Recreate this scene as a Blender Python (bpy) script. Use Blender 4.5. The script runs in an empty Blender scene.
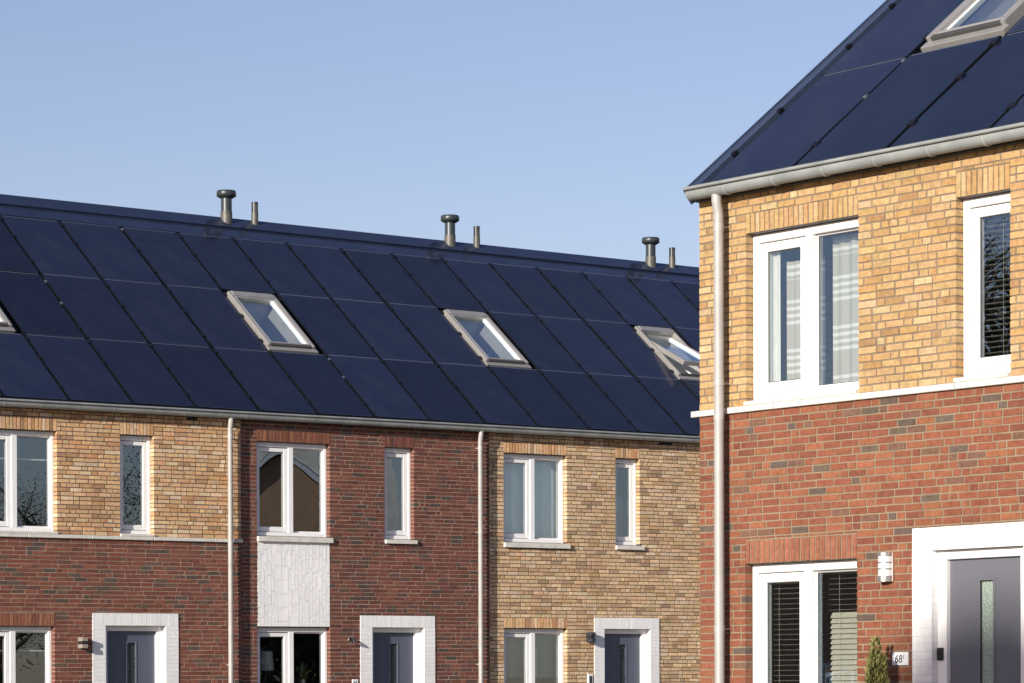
import bpy, math, random
from mathutils import Matrix, Vector
R = math.radians
sc = bpy.context.scene
COL = sc.collection
CAM_H = 1.35                       # eye height above the street; all z below are heights above the eye
GZ = -CAM_H
# ------------------------------------------------------------------ materials
def mat(name):
    m = bpy.data.materials.new(name); m.use_nodes = True
    nt = m.node_tree; b = nt.nodes.get('Principled BSDF')
    return m, nt, b
def nd(nt, t, **k):
    n = nt.nodes.new(t)
    for a, v in k.items():
        if a.startswith('i_'): n.inputs[a[2:].replace('_', ' ')].default_value = v
        else: setattr(n, a, v)
    return n
def plain(name, col, rough=0.6, metal=0.0, var=0.12, vs=6.0, bump=0.0, bs=60.0, spec=0.5):
    m, nt, b = mat(name)
    b.inputs['Roughness'].default_value = rough; b.inputs['Metallic'].default_value = metal
    b.inputs['Specular IOR Level'].default_value = spec
    tc = nd(nt, 'ShaderNodeTexCoord')
    n = nd(nt, 'ShaderNodeTexNoise', i_Scale=vs, i_Detail=6.0, i_Roughness=0.6)
    nt.links.new(tc.outputs['Object'], n.inputs['Vector'])
    mr = nd(nt, 'ShaderNodeMapRange'); mr.inputs['From Min'].default_value = .3; mr.inputs['From Max'].default_value = .7
    mr.inputs['To Min'].default_value = 1 - var; mr.inputs['To Max'].default_value = 1 + var * .6
    nt.links.new(n.outputs['Fac'], mr.inputs['Value'])
    mx = nd(nt, 'ShaderNodeMix', data_type='RGBA', blend_type='MULTIPLY'); mx.inputs[0].default_value = 1
    mx.inputs[6].default_value = (*col, 1)
    nt.links.new(mr.outputs[0], mx.inputs[7]); nt.links.new(mx.outputs[2], b.inputs['Base Color'])
    if bump:
        n2 = nd(nt, 'ShaderNodeTexNoise', i_Scale=bs, i_Detail=5.0)
        nt.links.new(tc.outputs['Object'], n2.inputs['Vector'])
        bp = nd(nt, 'ShaderNodeBump', i_Strength=bump, i_Distance=0.004)
        nt.links.new(n2.outputs['Fac'], bp.inputs['Height']); nt.links.new(bp.outputs[0], b.inputs['Normal'])
    return m
def brick_mat(name, rough=0.9, lo=.68, hi=1.18, bump=.5, fleck=.85):
    m, nt, b = mat(name)
    at = nd(nt, 'ShaderNodeAttribute', attribute_name='brick_colour')
    tc = nd(nt, 'ShaderNodeTexCoord')
    n = nd(nt, 'ShaderNodeTexNoise', i_Scale=22.0, i_Detail=8.0, i_Roughness=0.65)
    n3 = nd(nt, 'ShaderNodeTexNoise', i_Scale=.8, i_Detail=4.0, i_Roughness=0.6)
    nt.links.new(tc.outputs['Object'], n.inputs['Vector']); nt.links.new(tc.outputs['Object'], n3.inputs['Vector'])
    mr = nd(nt, 'ShaderNodeMapRange'); mr.inputs['From Min'].default_value = .3; mr.inputs['From Max'].default_value = .7
    mr.inputs['To Min'].default_value = lo; mr.inputs['To Max'].default_value = hi
    nt.links.new(n.outputs['Fac'], mr.inputs['Value'])
    mr3 = nd(nt, 'ShaderNodeMapRange'); mr3.inputs['From Min'].default_value = .3; mr3.inputs['From Max'].default_value = .7
    mr3.inputs['To Min'].default_value = .88; mr3.inputs['To Max'].default_value = 1.08
    nt.links.new(n3.outputs['Fac'], mr3.inputs['Value'])
    mu = nd(nt, 'ShaderNodeMath', operation='MULTIPLY')
    nt.links.new(mr.outputs[0], mu.inputs[0]); nt.links.new(mr3.outputs[0], mu.inputs[1])
    mx = nd(nt, 'ShaderNodeMix', data_type='RGBA', blend_type='MULTIPLY'); mx.inputs[0].default_value = 1
    nt.links.new(at.outputs['Color'], mx.inputs[6]); nt.links.new(mu.outputs[0], mx.inputs[7])
    n4 = nd(nt, 'ShaderNodeTexNoise', i_Scale=9.0, i_Detail=5.0, i_Roughness=0.7); n4.noise_dimensions = '4D'
    n4.inputs['W'].default_value = 3.7; nt.links.new(tc.outputs['Object'], n4.inputs['Vector'])
    m4 = nd(nt, 'ShaderNodeMapRange'); m4.inputs['From Min'].default_value = .56; m4.inputs['From Max'].default_value = .72; m4.inputs['To Max'].default_value = fleck
    nt.links.new(n4.outputs['Fac'], m4.inputs['Value'])
    fl = nd(nt, 'ShaderNodeMix', data_type='RGBA', blend_type='MULTIPLY'); fl.inputs[7].default_value = (.78, .60, .42, 1)
    nt.links.new(m4.outputs[0], fl.inputs[0]); nt.links.new(mx.outputs[2], fl.inputs[6])
    nt.links.new(fl.outputs[2], b.inputs['Base Color']); b.inputs['Roughness'].default_value = rough
    b.inputs['Specular IOR Level'].default_value = .25
    n2 = nd(nt, 'ShaderNodeTexNoise', i_Scale=90.0, i_Detail=4.0)
    nt.links.new(tc.outputs['Object'], n2.inputs['Vector'])
    bp = nd(nt, 'ShaderNodeBump', i_Strength=bump, i_Distance=0.004)
    nt.links.new(n2.outputs['Fac'], bp.inputs['Height']); nt.links.new(bp.outputs[0], b.inputs['Normal'])
    return m
M = {}
M['brick'] = brick_mat('fired_brick')
M['painted_brick'] = brick_mat('white_painted_brick', .55, .93, 1.03, .3, 0.0)
M['mortar_grey'] = plain('grey_mortar', (.20, .155, .11), .95, bump=.4, var=.3, vs=3)
M['mortar_dark'] = plain('brown_mortar', (.12, .095, .075), .95, bump=.4, var=.3, vs=3)
M['mortar_light'] = plain('sandy_mortar', (.24, .186, .124), .95, bump=.4, var=.25, vs=3)
M['mortar_pale'] = plain('pale_mortar', (.315, .235, .178), .95, bump=.4, var=.25, vs=3)
M['mortar_white'] = plain('painted_joint', (.66, .66, .66), .8, var=.1)
M['pvc'] = plain('white_window_plastic', (.80, .80, .80), .32, var=.04)
M['stone'] = plain('pale_concrete', (.62, .60, .55), .85, var=.18, vs=9, bump=.3)
M['zinc'] = plain('weathered_zinc', (.30, .32, .315), .5, .15, var=.22, vs=4)
M['pipe'] = plain('light_grey_pipe', (.40, .385, .37), .45, .1, var=.12, vs=5)
M['black'] = plain('black_rubber', (.0025, .0032, .006), .5, var=.3)
M['underlay'] = plain('black_roof_foil', (.0025, .0032, .006), .6, var=.3)
M['flash'] = plain('blue_grey_ridge_metal', (.058, .080, .15), .07, .65, var=.14, vs=2.2)
M['cladding'] = plain('grey_beige_window_cladding', (.36, .35, .335), .4, .4, var=.1)
M['cladding_dark'] = plain('dark_window_cladding', (.075, .072, .07), .4, .3, var=.1)
M['lining'] = plain('white_shaft_lining', (.75, .75, .73), .7, var=.04)
M['door'] = plain('slate_grey_door_paint', (.125, .128, .150), .42, var=.05, vs=3)
M['door_slate'] = plain('slate_blue_door_paint', (.085, .098, .140), .4, var=.05, vs=3)
M['steel'] = plain('brushed_steel', (.6, .6, .59), .28, .9, var=.1, vs=20)
M['dark_metal'] = plain('dark_grey_metal', (.05, .05, .055), .38, .5, var=.15)
M['grey_metal'] = plain('flue_grey_metal', (.05, .06, .066), .38, .35, var=.15)
M['sleeve'] = plain('flue_sleeve_metal', (.115, .108, .096), .5, .3, var=.25, vs=9)
M['lamp_beige'] = plain('taupe_lamp_metal', (.30, .26, .21), .5, .1, var=.08)
M['opal'] = plain('opal_lamp_glass', (.60, .61, .62), .25, var=.03)
M['sign'] = plain('white_enamel', (.80, .80, .80), .3, var=.04)
M['ink'] = plain('navy_digit_paint', (.02, .025, .07), .5, var=.05)
M['room'] = plain('room_plaster', (.30, .28, .26), .9, var=.06)
M['floor'] = plain('room_floor', (.16, .12, .09), .6, var=.2)
M['ceil'] = plain('room_ceiling', (.6, .6, .58), .9, var=.03)
M['soffit'] = plain('dark_soffit', (.06, .058, .055), .7, var=.1)
M['tile'] = plain('back_roof_tile', (.03, .033, .04), .6, var=.2)
M['pale_tile'] = plain('beige_roof_tile', (.72, .64, .53), .8, var=.25, vs=3)
M['slat'] = plain('cream_blind_slat', (.60, .58, .49), .5, var=.05)
M['terracotta'] = plain('grey_plant_pot', (.20, .19, .18), .6, var=.1)
M['asphalt'] = plain('asphalt', (.05, .05, .052), .9, var=.25, vs=8, bump=.5, bs=120)
M['paving'] = plain('concrete_paving', (.26, .245, .225), .9, var=.2, vs=5, bump=.3)
M['kerb'] = plain('kerb_concrete', (.34, .33, .31), .85, var=.15)
M['bark'] = plain('grey_bark', (.075, .06, .048), .95, var=.35, vs=12, bump=.6)
M['shade_cloth'] = plain('white_lamp_shade', (.55, .55, .53), .8, var=.05)

def grass_mat():
    m, nt, b = mat('meadow_grass'); b.inputs['Roughness'].default_value = .95
    tc = nd(nt, 'ShaderNodeTexCoord'); n = nd(nt, 'ShaderNodeTexNoise', i_Scale=.6, i_Detail=9.0, i_Roughness=.7)
    nt.links.new(tc.outputs['Object'], n.inputs['Vector'])
    r = nd(nt, 'ShaderNodeValToRGB'); r.color_ramp.elements[0].position = .35; r.color_ramp.elements[1].position = .7
    r.color_ramp.elements[0].color = (.035, .05, .018, 1); r.color_ramp.elements[1].color = (.10, .11, .04, 1)
    nt.links.new(n.outputs['Fac'], r.inputs[0]); nt.links.new(r.outputs[0], b.inputs['Base Color'])
    return m
M['grass'] = grass_mat()
def leaf_mat(name, a, c):
    m, nt, b = mat(name); b.inputs['Roughness'].default_value = .6
    g = nd(nt, 'ShaderNodeNewGeometry')
    r = nd(nt, 'ShaderNodeValToRGB'); r.color_ramp.elements[0].color = (*a, 1); r.color_ramp.elements[1].color = (*c, 1)
    nt.links.new(g.outputs['Random Per Island'], r.inputs[0]); nt.links.new(r.outputs[0], b.inputs['Base Color'])
    return m
M['conifer'] = leaf_mat('conifer_needles', (.10, .115, .03), (.34, .31, .10))
M['leaf'] = leaf_mat('dull_tree_leaf', (.08, .065, .045), (.26, .21, .15))
M['dark_leaf'] = leaf_mat('dark_evergreen_leaf', (.03, .036, .024), (.085, .09, .06))
M['palm'] = leaf_mat('house_plant_leaf', (.06, .10, .02), (.16, .20, .05))
def glass_mat(name, ior=2.45, warp=.006, tint=(.93, .94, .93), rough=0.0):
    m = bpy.data.materials.new(name); m.use_nodes = True; nt = m.node_tree; nt.nodes.clear()
    out = nd(nt, 'ShaderNodeOutputMaterial'); mx = nd(nt, 'ShaderNodeMixShader')
    tr = nd(nt, 'ShaderNodeBsdfTransparent'); tr.inputs[0].default_value = (*tint, 1)
    gl = nd(nt, 'ShaderNodeBsdfGlossy'); gl.inputs['Roughness'].default_value = rough; gl.inputs['Color'].default_value = (.70, .85, 1.0, 1)   # coated double glazing mirrors blue
    lw = nd(nt, 'ShaderNodeLayerWeight'); lw.inputs['Blend'].default_value = .5     # Schlick's curve, the same from both sides
    r0 = ((ior - 1) / (ior + 1)) ** 2
    pw = nd(nt, 'ShaderNodeMath', operation='POWER'); pw.inputs[1].default_value = 5.0; nt.links.new(lw.outputs['Facing'], pw.inputs[0])
    fr = nd(nt, 'ShaderNodeMath', operation='MULTIPLY_ADD'); fr.inputs[1].default_value = 1 - r0; fr.inputs[2].default_value = r0; nt.links.new(pw.outputs[0], fr.inputs[0])
    tc = nd(nt, 'ShaderNodeTexCoord'); n = nd(nt, 'ShaderNodeTexNoise', i_Scale=1.6, i_Detail=1.0)
    nt.links.new(tc.outputs['Object'], n.inputs['Vector'])
    bp = nd(nt, 'ShaderNodeBump', i_Strength=warp, i_Distance=.2)
    nt.links.new(n.outputs['Fac'], bp.inputs['Height']); nt.links.new(bp.outputs[0], gl.inputs['Normal'])
    nt.links.new(fr.outputs[0], mx.inputs[0]); nt.links.new(tr.outputs[0], mx.inputs[1]); nt.links.new(gl.outputs[0], mx.inputs[2])
    nt.links.new(mx.outputs[0], out.inputs[0])
    return m
M['glass'] = glass_mat('window_glass')
M['roof_glass'] = glass_mat('roof_window_glass', 3.3, .003)
def door_glass(c):
    m, nt, b = mat('obscured_door_glass'); b.inputs['Base Color'].default_value = c; b.inputs['Roughness'].default_value = .12
    tc = nd(nt, 'ShaderNodeTexCoord'); v = nd(nt, 'ShaderNodeTexVoronoi', i_Scale=55.0)
    nt.links.new(tc.outputs['Object'], v.inputs['Vector'])
    bp = nd(nt, 'ShaderNodeBump', i_Strength=1.0, i_Distance=.01); nt.links.new(v.outputs['Distance'], bp.inputs['Height'])
    nt.links.new(bp.outputs[0], b.inputs['Normal'])
    return m
M['door_glass'] = door_glass((.30, .37, .32, 1)); M['door_glass_dark'] = door_glass((.022, .034, .034, 1))
def panel_mat():
    m, nt, b = mat('solar_cell_glass')
    tc = nd(nt, 'ShaderNodeTexCoord'); oi = nd(nt, 'ShaderNodeObjectInfo')
    sp = nd(nt, 'ShaderNodeSeparateXYZ'); nt.links.new(tc.outputs['Object'], sp.inputs[0])
    # fine horizontal cell shingles, each about 53 mm tall
    k = nd(nt, 'ShaderNodeMath', operation='MULTIPLY'); k.inputs[1].default_value = 1 / .0535; nt.links.new(sp.outputs['Y'], k.inputs[0])
    f = nd(nt, 'ShaderNodeMath', operation='FRACT'); nt.links.new(k.outputs[0], f.inputs[0])
    c = nd(nt, 'ShaderNodeMath', operation='LESS_THAN'); c.inputs[1].default_value = .24; nt.links.new(f.outputs[0], c.inputs[0])
    mx = nd(nt, 'ShaderNodeMix', data_type='RGBA'); mx.inputs[6].default_value = (.0078, .0105, .028, 1); mx.inputs[7].default_value = (.0175, .023, .050, 1)
    nt.links.new(c.outputs[0], mx.inputs[0])
    n = nd(nt, 'ShaderNodeTexNoise', i_Scale=1.7, i_Detail=5.0); nt.links.new(tc.outputs['Object'], n.inputs['Vector'])
    dust = nd(nt, 'ShaderNodeMix', data_type='RGBA'); dust.inputs[7].default_value = (.095, .11, .15, 1)
    dm = nd(nt, 'ShaderNodeMapRange'); dm.inputs['From Min'].default_value = .42; dm.inputs['From Max'].default_value = .8; dm.inputs['To Max'].default_value = .10
    nt.links.new(n.outputs['Fac'], dm.inputs['Value']); nt.links.new(dm.outputs[0], dust.inputs[0])
    nt.links.new(mx.outputs[2], dust.inputs[6])
    v = nd(nt, 'ShaderNodeMapRange'); v.inputs['To Min'].default_value = .7; v.inputs['To Max'].default_value = 1.35
    nt.links.new(oi.outputs['Random'], v.inputs['Value'])
    m2 = nd(nt, 'ShaderNodeMix', data_type='RGBA', blend_type='MULTIPLY'); m2.inputs[0].default_value = 1
    nt.links.new(dust.outputs[2], m2.inputs[6]); nt.links.new(v.outputs[0], m2.inputs[7])
    nt.links.new(m2.outputs[2], b.inputs['Base Color'])
    b.inputs['Roughness'].default_value = .16; b.inputs['IOR'].default_value = 1.45
    return m
M['panel'] = panel_mat()
M['panel_edge'] = plain('panel_frame_edge', (.115, .135, .185), .4, .3, var=.1)
def sheer(name, base, alpha, stripes=False):
    m = bpy.data.materials.new(name); m.use_nodes = True; nt = m.node_tree; nt.nodes.clear()
    out = nd(nt, 'ShaderNodeOutputMaterial'); mx = nd(nt, 'ShaderNodeMixShader')
    tr = nd(nt, 'ShaderNodeBsdfTransparent'); df = nd(nt, 'ShaderNodeBsdfDiffuse'); df.inputs[0].default_value = (*base, 1)
    mx.inputs[0].default_value = alpha
    if stripes:
        tc = nd(nt, 'ShaderNodeTexCoord'); sp = nd(nt, 'ShaderNodeSeparateXYZ'); nt.links.new(tc.outputs['Object'], sp.inputs[0])
        def frac(mul, off):
            a = nd(nt, 'ShaderNodeMath', operation='MULTIPLY_ADD'); a.inputs[1].default_value = mul; a.inputs[2].default_value = off
            nt.links.new(sp.outputs['Z'], a.inputs[0]); f = nd(nt, 'ShaderNodeMath', operation='FRACT'); nt.links.new(a.outputs[0], f.inputs[0]); return f
        g = frac(1 / .385, .38); l = frac(1 / .056, 0)
        a = nd(nt, 'ShaderNodeMath', operation='LESS_THAN'); a.inputs[1].default_value = .60; nt.links.new(g.outputs[0], a.inputs[0])
        c = nd(nt, 'ShaderNodeMath', operation='LESS_THAN'); c.inputs[1].default_value = .48; nt.links.new(l.outputs[0], c.inputs[0])
        e = nd(nt, 'ShaderNodeMath', operation='MULTIPLY'); nt.links.new(a.outputs[0], e.inputs[0]); nt.links.new(c.outputs[0], e.inputs[1])
        cm = nd(nt, 'ShaderNodeMix', data_type='RGBA'); cm.inputs[6].default_value = (*base, 1); cm.inputs[7].default_value = (.85, .85, .83, 1)
        nt.links.new(e.outputs[0], cm.inputs[0]); nt.links.new(cm.outputs[2], df.inputs[0])
        mm = nd(nt, 'ShaderNodeMath', operation='MULTIPLY_ADD'); mm.inputs[1].default_value = .95 - alpha; mm.inputs[2].default_value = alpha
        nt.links.new(e.outputs[0], mm.inputs[0]); nt.links.new(mm.outputs[0], mx.inputs[0])
    nt.links.new(tr.outputs[0], mx.inputs[1]); nt.links.new(df.outputs[0], mx.inputs[2]); nt.links.new(mx.outputs[0], out.inputs[0])
    return m
M['voile'] = sheer('striped_voile', (.60, .58, .52), .88, True)
M['net'] = sheer('white_net_curtain', (.80, .93, .95), .97)
M['net_grey'] = sheer('grey_green_net', (.30, .41, .43), .85)
M['drape'] = plain('grey_drape', (.82, .82, .78), .9, var=.1)

# ------------------------------------------------------------------ mesh building
class MB:
    def __init__(s, xf=None): s.v = []; s.f = []; s.c = []; s.xf = xf or (lambda p: p); s.smooth = []
    def add(s, vs, fs, col=(1, 1, 1), smooth=False):
        o = len(s.v); s.v += [s.xf(p) for p in vs]
        for f in fs: s.f.append([i + o for i in f]); s.c.append(col); s.smooth.append(smooth)
    def box(s, x0, x1, y0, y1, z0, z1, col=(1, 1, 1), back=True):
        vs = [(x0, y0, z0), (x1, y0, z0), (x1, y1, z0), (x0, y1, z0), (x0, y0, z1), (x1, y0, z1), (x1, y1, z1), (x0, y1, z1)]
        fs = [(0, 1, 5, 4), (1, 2, 6, 5), (3, 0, 4, 7), (4, 5, 6, 7), (3, 2, 1, 0)]
        if back: fs.append((2, 3, 7, 6))
        s.add(vs, fs, col)
    def bevbox(s, x0, x1, y0, y1, z0, z1, b=.006, col=(1, 1, 1)):
        """box whose front (low y) edges are chamfered"""
        vs = [(x0, y0 + b, z0), (x1, y0 + b, z0), (x1, y1, z0), (x0, y1, z0), (x0, y0 + b, z1), (x1, y0 + b, z1), (x1, y1, z1), (x0, y1, z1),
              (x0 + b, y0, z0 + b), (x1 - b, y0, z0 + b), (x1 - b, y0, z1 - b), (x0 + b, y0, z1 - b)]
        fs = [(8, 9, 10, 11), (0, 1, 9, 8), (1, 5, 10, 9), (5, 4, 11, 10), (4, 0, 8, 11), (1, 2, 6, 5), (3, 0, 4, 7), (4, 5, 6, 7), (3, 2, 1, 0), (2, 3, 7, 6)]
        s.add(vs, fs, col)
    def tube(s, pts, r, n=14, cap=True, smooth=True):
        pts = [Vector(p) for p in pts]; rings = []
        rr = r if isinstance(r, (list, tuple)) else [r] * len(pts)
        up = None
        for i, p in enumerate(pts):
            t = (pts[min(i + 1, len(pts) - 1)] - pts[max(i - 1, 0)]).normalized()
            if up is None: up = Vector((1, 0, 0)) if abs(t.x) < .9 else Vector((0, 1, 0))
            a = (up - t * up.dot(t)).normalized(); b = t.cross(a); up = a
            rings.append([tuple(p + (a * math.cos(q) + b * math.sin(q)) * rr[i]) for q in [2 * math.pi * k / n for k in range(n)]])
        o = []; fs = []
        for g in rings: o += g
        for i in range(len(rings) - 1):
            for k in range(n): fs.append((i * n + k, i * n + (k + 1) % n, (i + 1) * n + (k + 1) % n, (i + 1) * n + k))
        s.add(o, fs, smooth=smooth)
        if cap:
            s.add(rings[0], [tuple(range(n))[::-1]]); s.add(rings[-1], [tuple(range(n))])
    def build(s, name, m, parent=None, loc=None, rot=None, colours=False):
        me = bpy.data.meshes.new(name); me.from_pydata(s.v, [], s.f); me.update()
        if any(s.smooth): me.polygons.foreach_set('use_smooth', s.smooth)
        if colours:
            at = me.color_attributes.new('brick_colour', 'FLOAT_COLOR', 'CORNER'); buf = []
            for p, c in zip(me.polygons, s.c): buf += [c[0], c[1], c[2], 1.0] * p.loop_total
            at.data.foreach_set('color', buf)
        for mm in (m if isinstance(m, list) else [m]): me.materials.append(mm)
        o = bpy.data.objects.new(name, me); COL.objects.link(o)
        if parent: o.parent = parent
        if loc is not None: o.location = loc
        if rot is not None: o.rotation_euler = rot
        return o
def tag(o, label, cat, group=None, kind=None):
    if label: o['label'] = label
    if cat: o['category'] = cat
    if group: o['group'] = group
    if kind: o['kind'] = kind
    return o
def empty(name, loc, rz=0, parent=None):
    o = bpy.data.objects.new(name, None); COL.objects.link(o); o.location = loc; o.rotation_euler = (0, 0, rz)
    if parent: o.parent = parent
    o.empty_display_size = .3
    return o

# ------------------------------------------------------------------ frames of the two rows of houses
A1 = math.atan2(.61291083, .79015209)            # heading of the left-hand row
A2 = A1 - math.pi / 2                            # the right-hand row stands square to it
O1 = Vector((0, 50.0, 0)); O2 = Vector((1.61263799, 26.87729991, 0))
TH = R(38.67)                                    # roof pitch
def grade(u, z): return .007 * (u + 2.6) * min(1, max(0, 1 - (z - 3.9) / 3.6))   # the row climbs a little with the street
class Row:
    def __init__(s, o, a, g): s.o = o; s.a = a; s.g = g
    def world(s, u, y, z):
        d = Vector((math.cos(s.a), math.sin(s.a), 0)); n = Vector((-math.sin(s.a), math.cos(s.a), 0))
        return s.o + d * u + n * y + Vector((0, 0, z + s.g(u, z) + CAM_H))
LEFT = Row(O1, A1, grade); RIGHT = Row(O2, A2, lambda u, z: 0.0)

EL = R(15.5)
SH = Vector((-.533, -.846, 0)).normalized(); sun_dir = Vector((SH.x * math.cos(EL), SH.y * math.cos(EL), math.sin(EL)))
# ------------------------------------------------------------------ brickwork
PAL = {
 'yellow': dict(w=[(6, (0.643, 0.402, 0.218)), (3, (0.684, 0.463, 0.266)), (2, (0.580, 0.322, 0.154)), (1.6, (0.704, 0.523, 0.350)), (1, (0.435, 0.262, 0.149))], mortar='mortar_dark'),
 'gold':   dict(w=[(6, (0.462, 0.298, 0.142)), (3, (0.487, 0.325, 0.160)), (2, (0.428, 0.261, 0.113)), (1, (0.497, 0.359, 0.202)), (.8, (0.351, 0.214, 0.101))], mortar='mortar_grey'),
 'beige':  dict(w=[(6, (0.616, 0.427, 0.254)), (3, (0.682, 0.492, 0.298)), (2, (0.519, 0.336, 0.178)), (1.5, (0.671, 0.508, 0.346)), (1.3, (0.401, 0.271, 0.168))], mortar='mortar_dark'),
 'red':    dict(w=[(6, (0.187, 0.067, 0.048)), (3, (0.220, 0.083, 0.056)), (2, (0.152, 0.058, 0.046)), (1.6, (0.130, 0.077, 0.058)), (.8, (0.092, 0.073, 0.060))], mortar='mortar_pale'),
 'maroon': dict(w=[(6, (0.160, 0.058, 0.044)), (3, (0.187, 0.071, 0.050)), (2, (0.129, 0.050, 0.041)), (1.8, (0.108, 0.064, 0.052)), (.6, (0.078, 0.061, 0.053))], mortar='mortar_pale'),
 'orange': dict(w=[(6, (0.227, 0.089, 0.053)), (3, (0.269, 0.114, 0.064)), (2, (0.185, 0.072, 0.047))], mortar='mortar_pale'),
 'scarlet':dict(w=[(6, (0.225, 0.080, 0.046)), (3, (0.261, 0.100, 0.054)), (2, (0.190, 0.067, 0.041)), (.6, (0.163, 0.088, 0.062)), (.6, (0.116, 0.087, 0.069))], mortar='mortar_light'),
 'coral':  dict(w=[(6, (0.276, 0.109, 0.065)), (3, (0.310, 0.130, 0.075)), (2, (0.234, 0.088, 0.055))], mortar='mortar_light'),
 'white':  dict(w=[(1, (.82, .82, .815))], mortar='mortar_white'),
}
def pick(rng, pal):
    w = PAL[pal]['w']; t = rng.random() * sum(a for a, _ in w)
    for a, c in w:
        t -= a
        if t <= 0: break
    if pal == 'white': return tuple(x * rng.uniform(.975, 1.01) for x in c[:1]) * 3
    k = rng.uniform(.92, 1.08) if pal in ('gold', 'scarlet') else rng.uniform(.88, 1.12)
    return tuple(x * k * rng.uniform(.96, 1.04) for x in c)
COURSE = .0585; JT = .0125
def one_brick(b, rng, u0, u1, z0, z1, col, y=0.0, depth=.1, j=.0016):
    q = lambda: rng.uniform(-j, j)
    dy = rng.uniform(-.0022, .0022) * (j / .0016)
    vs = [(u0 + q(), y + dy + q(), z0 + q()), (u1 + q(), y + dy + q(), z0 + q()), (u1, y + depth, z0), (u0, y + depth, z0),
          (u0 + q(), y + dy + q(), z1 + q()), (u1 + q(), y + dy + q(), z1 + q()), (u1, y + depth, z1), (u0, y + depth, z1)]
    b.add(vs, [(0, 1, 5, 4), (1, 2, 6, 5), (3, 0, 4, 7), (4, 5, 6, 7), (3, 2, 1, 0)], col)
def bricks(b, rng, u0, u1, z0, z1, holes, pal, y=0.0, depth=.14, j=.0016, jt=None):
    jt = jt or JT
    n = max(1, round((z1 - z0) / COURSE)); h = (z1 - z0) / n
    for i in range(n):
        za, zb = z0 + i * h, z0 + (i + 1) * h
        hs = [q for q in holes if q[2] < zb - .004 and q[3] > za + .004]
        es = sorted({u0, u1} | {min(max(e, u0), u1) for q in hs for e in q[:2]})
        segs = []                     # stretches of the course with the height left free by the openings
        for s, e in zip(es[:-1], es[1:]):
            lo, hi = za, zb
            for q in hs:
                if q[0] < (s + e) / 2 < q[1]:
                    if q[2] <= lo + .004: lo = max(lo, q[3])
                    elif q[3] >= hi - .004: hi = min(hi, q[2])
                    else: lo = hi
            if hi - lo < .016: continue
            if hi - lo > h * .8 and segs and segs[-1][1] == s and segs[-1][3] - segs[-1][2] > h * .8 and (lo, hi) == (segs[-1][2], segs[-1][3]): segs[-1][1] = e
            else: segs.append([s, e, lo, hi])
        for s, e, lo, hi in segs:
            p = s; first = True; odd = i % 2
            while p < e - .02:
                L = .2 if rng.random() < .7 else .095
                if first: L = rng.choice([.2, .095, .15, .2, .06]); first = False
                if e - (p + L) < .055: L = e - p
                if L > .25: L = .12
                t = p + L
                if e - t < .02: t = e
                one_brick(b, rng, p + (jt * .62 if p > s else 0), t - (jt * .62 if t < e else 0), lo + jt / 2, hi - jt / 2, pick(rng, pal), y, depth, j)
                p = t
def soldiers(b, rng, u0, u1, z0, z1, pal, y=0.0, depth=.1, w=.0575, j=.0016, jt=.0135):
    n = max(1, round((u1 - u0) / w)); w = (u1 - u0) / n
    for i in range(n): one_brick(b, rng, u0 + i * w + jt / 2, u0 + (i + 1) * w - jt / 2, z0 + jt / 2, z1 - jt / 2, pick(rng, pal), y, depth, j)
def slab(b, u0, u1, z0, z1, holes, y0, y1, inset=.004):
    """wall slab with real openings: front, back and the reveals of each opening"""
    hs = [(q[0] - inset, q[1] + inset, q[2] - inset, q[3] + inset) for q in holes]
    us = sorted({u0, u1} | {min(max(e, u0), u1) for q in hs for e in q[:2]}); zs = sorted({z0, z1} | {min(max(e, z0), z1) for q in hs for e in q[2:]})
    inside = lambda u, z: any(q[0] < u < q[1] and q[2] < z < q[3] for q in hs)
    N, K = len(us) - 1, len(zs) - 1
    full = [[not inside((us[i] + us[i + 1]) / 2, (zs[k] + zs[k + 1]) / 2) for k in range(K)] for i in range(N)]
    g = lambda i, k: 0 <= i < N and 0 <= k < K and full[i][k]
    for i in range(N):
        for k in range(K):
            if not full[i][k]: continue
            a, c, d, e = us[i], us[i + 1], zs[k], zs[k + 1]
            b.add([(a, y0, d), (c, y0, d), (c, y0, e), (a, y0, e)], [(0, 1, 2, 3)]); b.add([(a, y1, d), (c, y1, d), (c, y1, e), (a, y1, e)], [(3, 2, 1, 0)])
            if not g(i - 1, k): b.add([(a, y0, d), (a, y0, e), (a, y1, e), (a, y1, d)], [(0, 1, 2, 3)])
            if not g(i + 1, k): b.add([(c, y0, d), (c, y0, e), (c, y1, e), (c, y1, d)], [(3, 2, 1, 0)])
            if not g(i, k - 1): b.add([(a, y0, d), (c, y0, d), (c, y1, d), (a, y1, d)], [(3, 2, 1, 0)])
            if not g(i, k + 1): b.add([(a, y0, e), (c, y0, e), (c, y1, e), (a, y1, e)], [(0, 1, 2, 3)])

# ------------------------------------------------------------------ heights shared by all houses
Z_GUT = 4.19; Z_WALL = 4.12
Z_UT, Z_UB = 3.785, 2.44; Z_UTL = 3.815; Z_LTL = 1.15          # upper windows
Z_LT = 1.135; Z_LB = -.75         # ground floor windows
Z_STR0, Z_STR1 = 2.355, 2.405     # string course
Z_D1, Z_DI = 1.338, 1.165         # door surround
ROWS = [.10, 1.722, 3.392, 4.975]; S_LINE = 5.29; S_RIDGE = 5.53
Y0R = -.1                          # roof plane passes y=-.1 at gutter height
def roof_pt(u, s, n=0.0): return (u, Y0R + s * math.cos(TH) - n * math.sin(TH), Z_GUT + s * math.sin(TH) + n * math.cos(TH))

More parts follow.
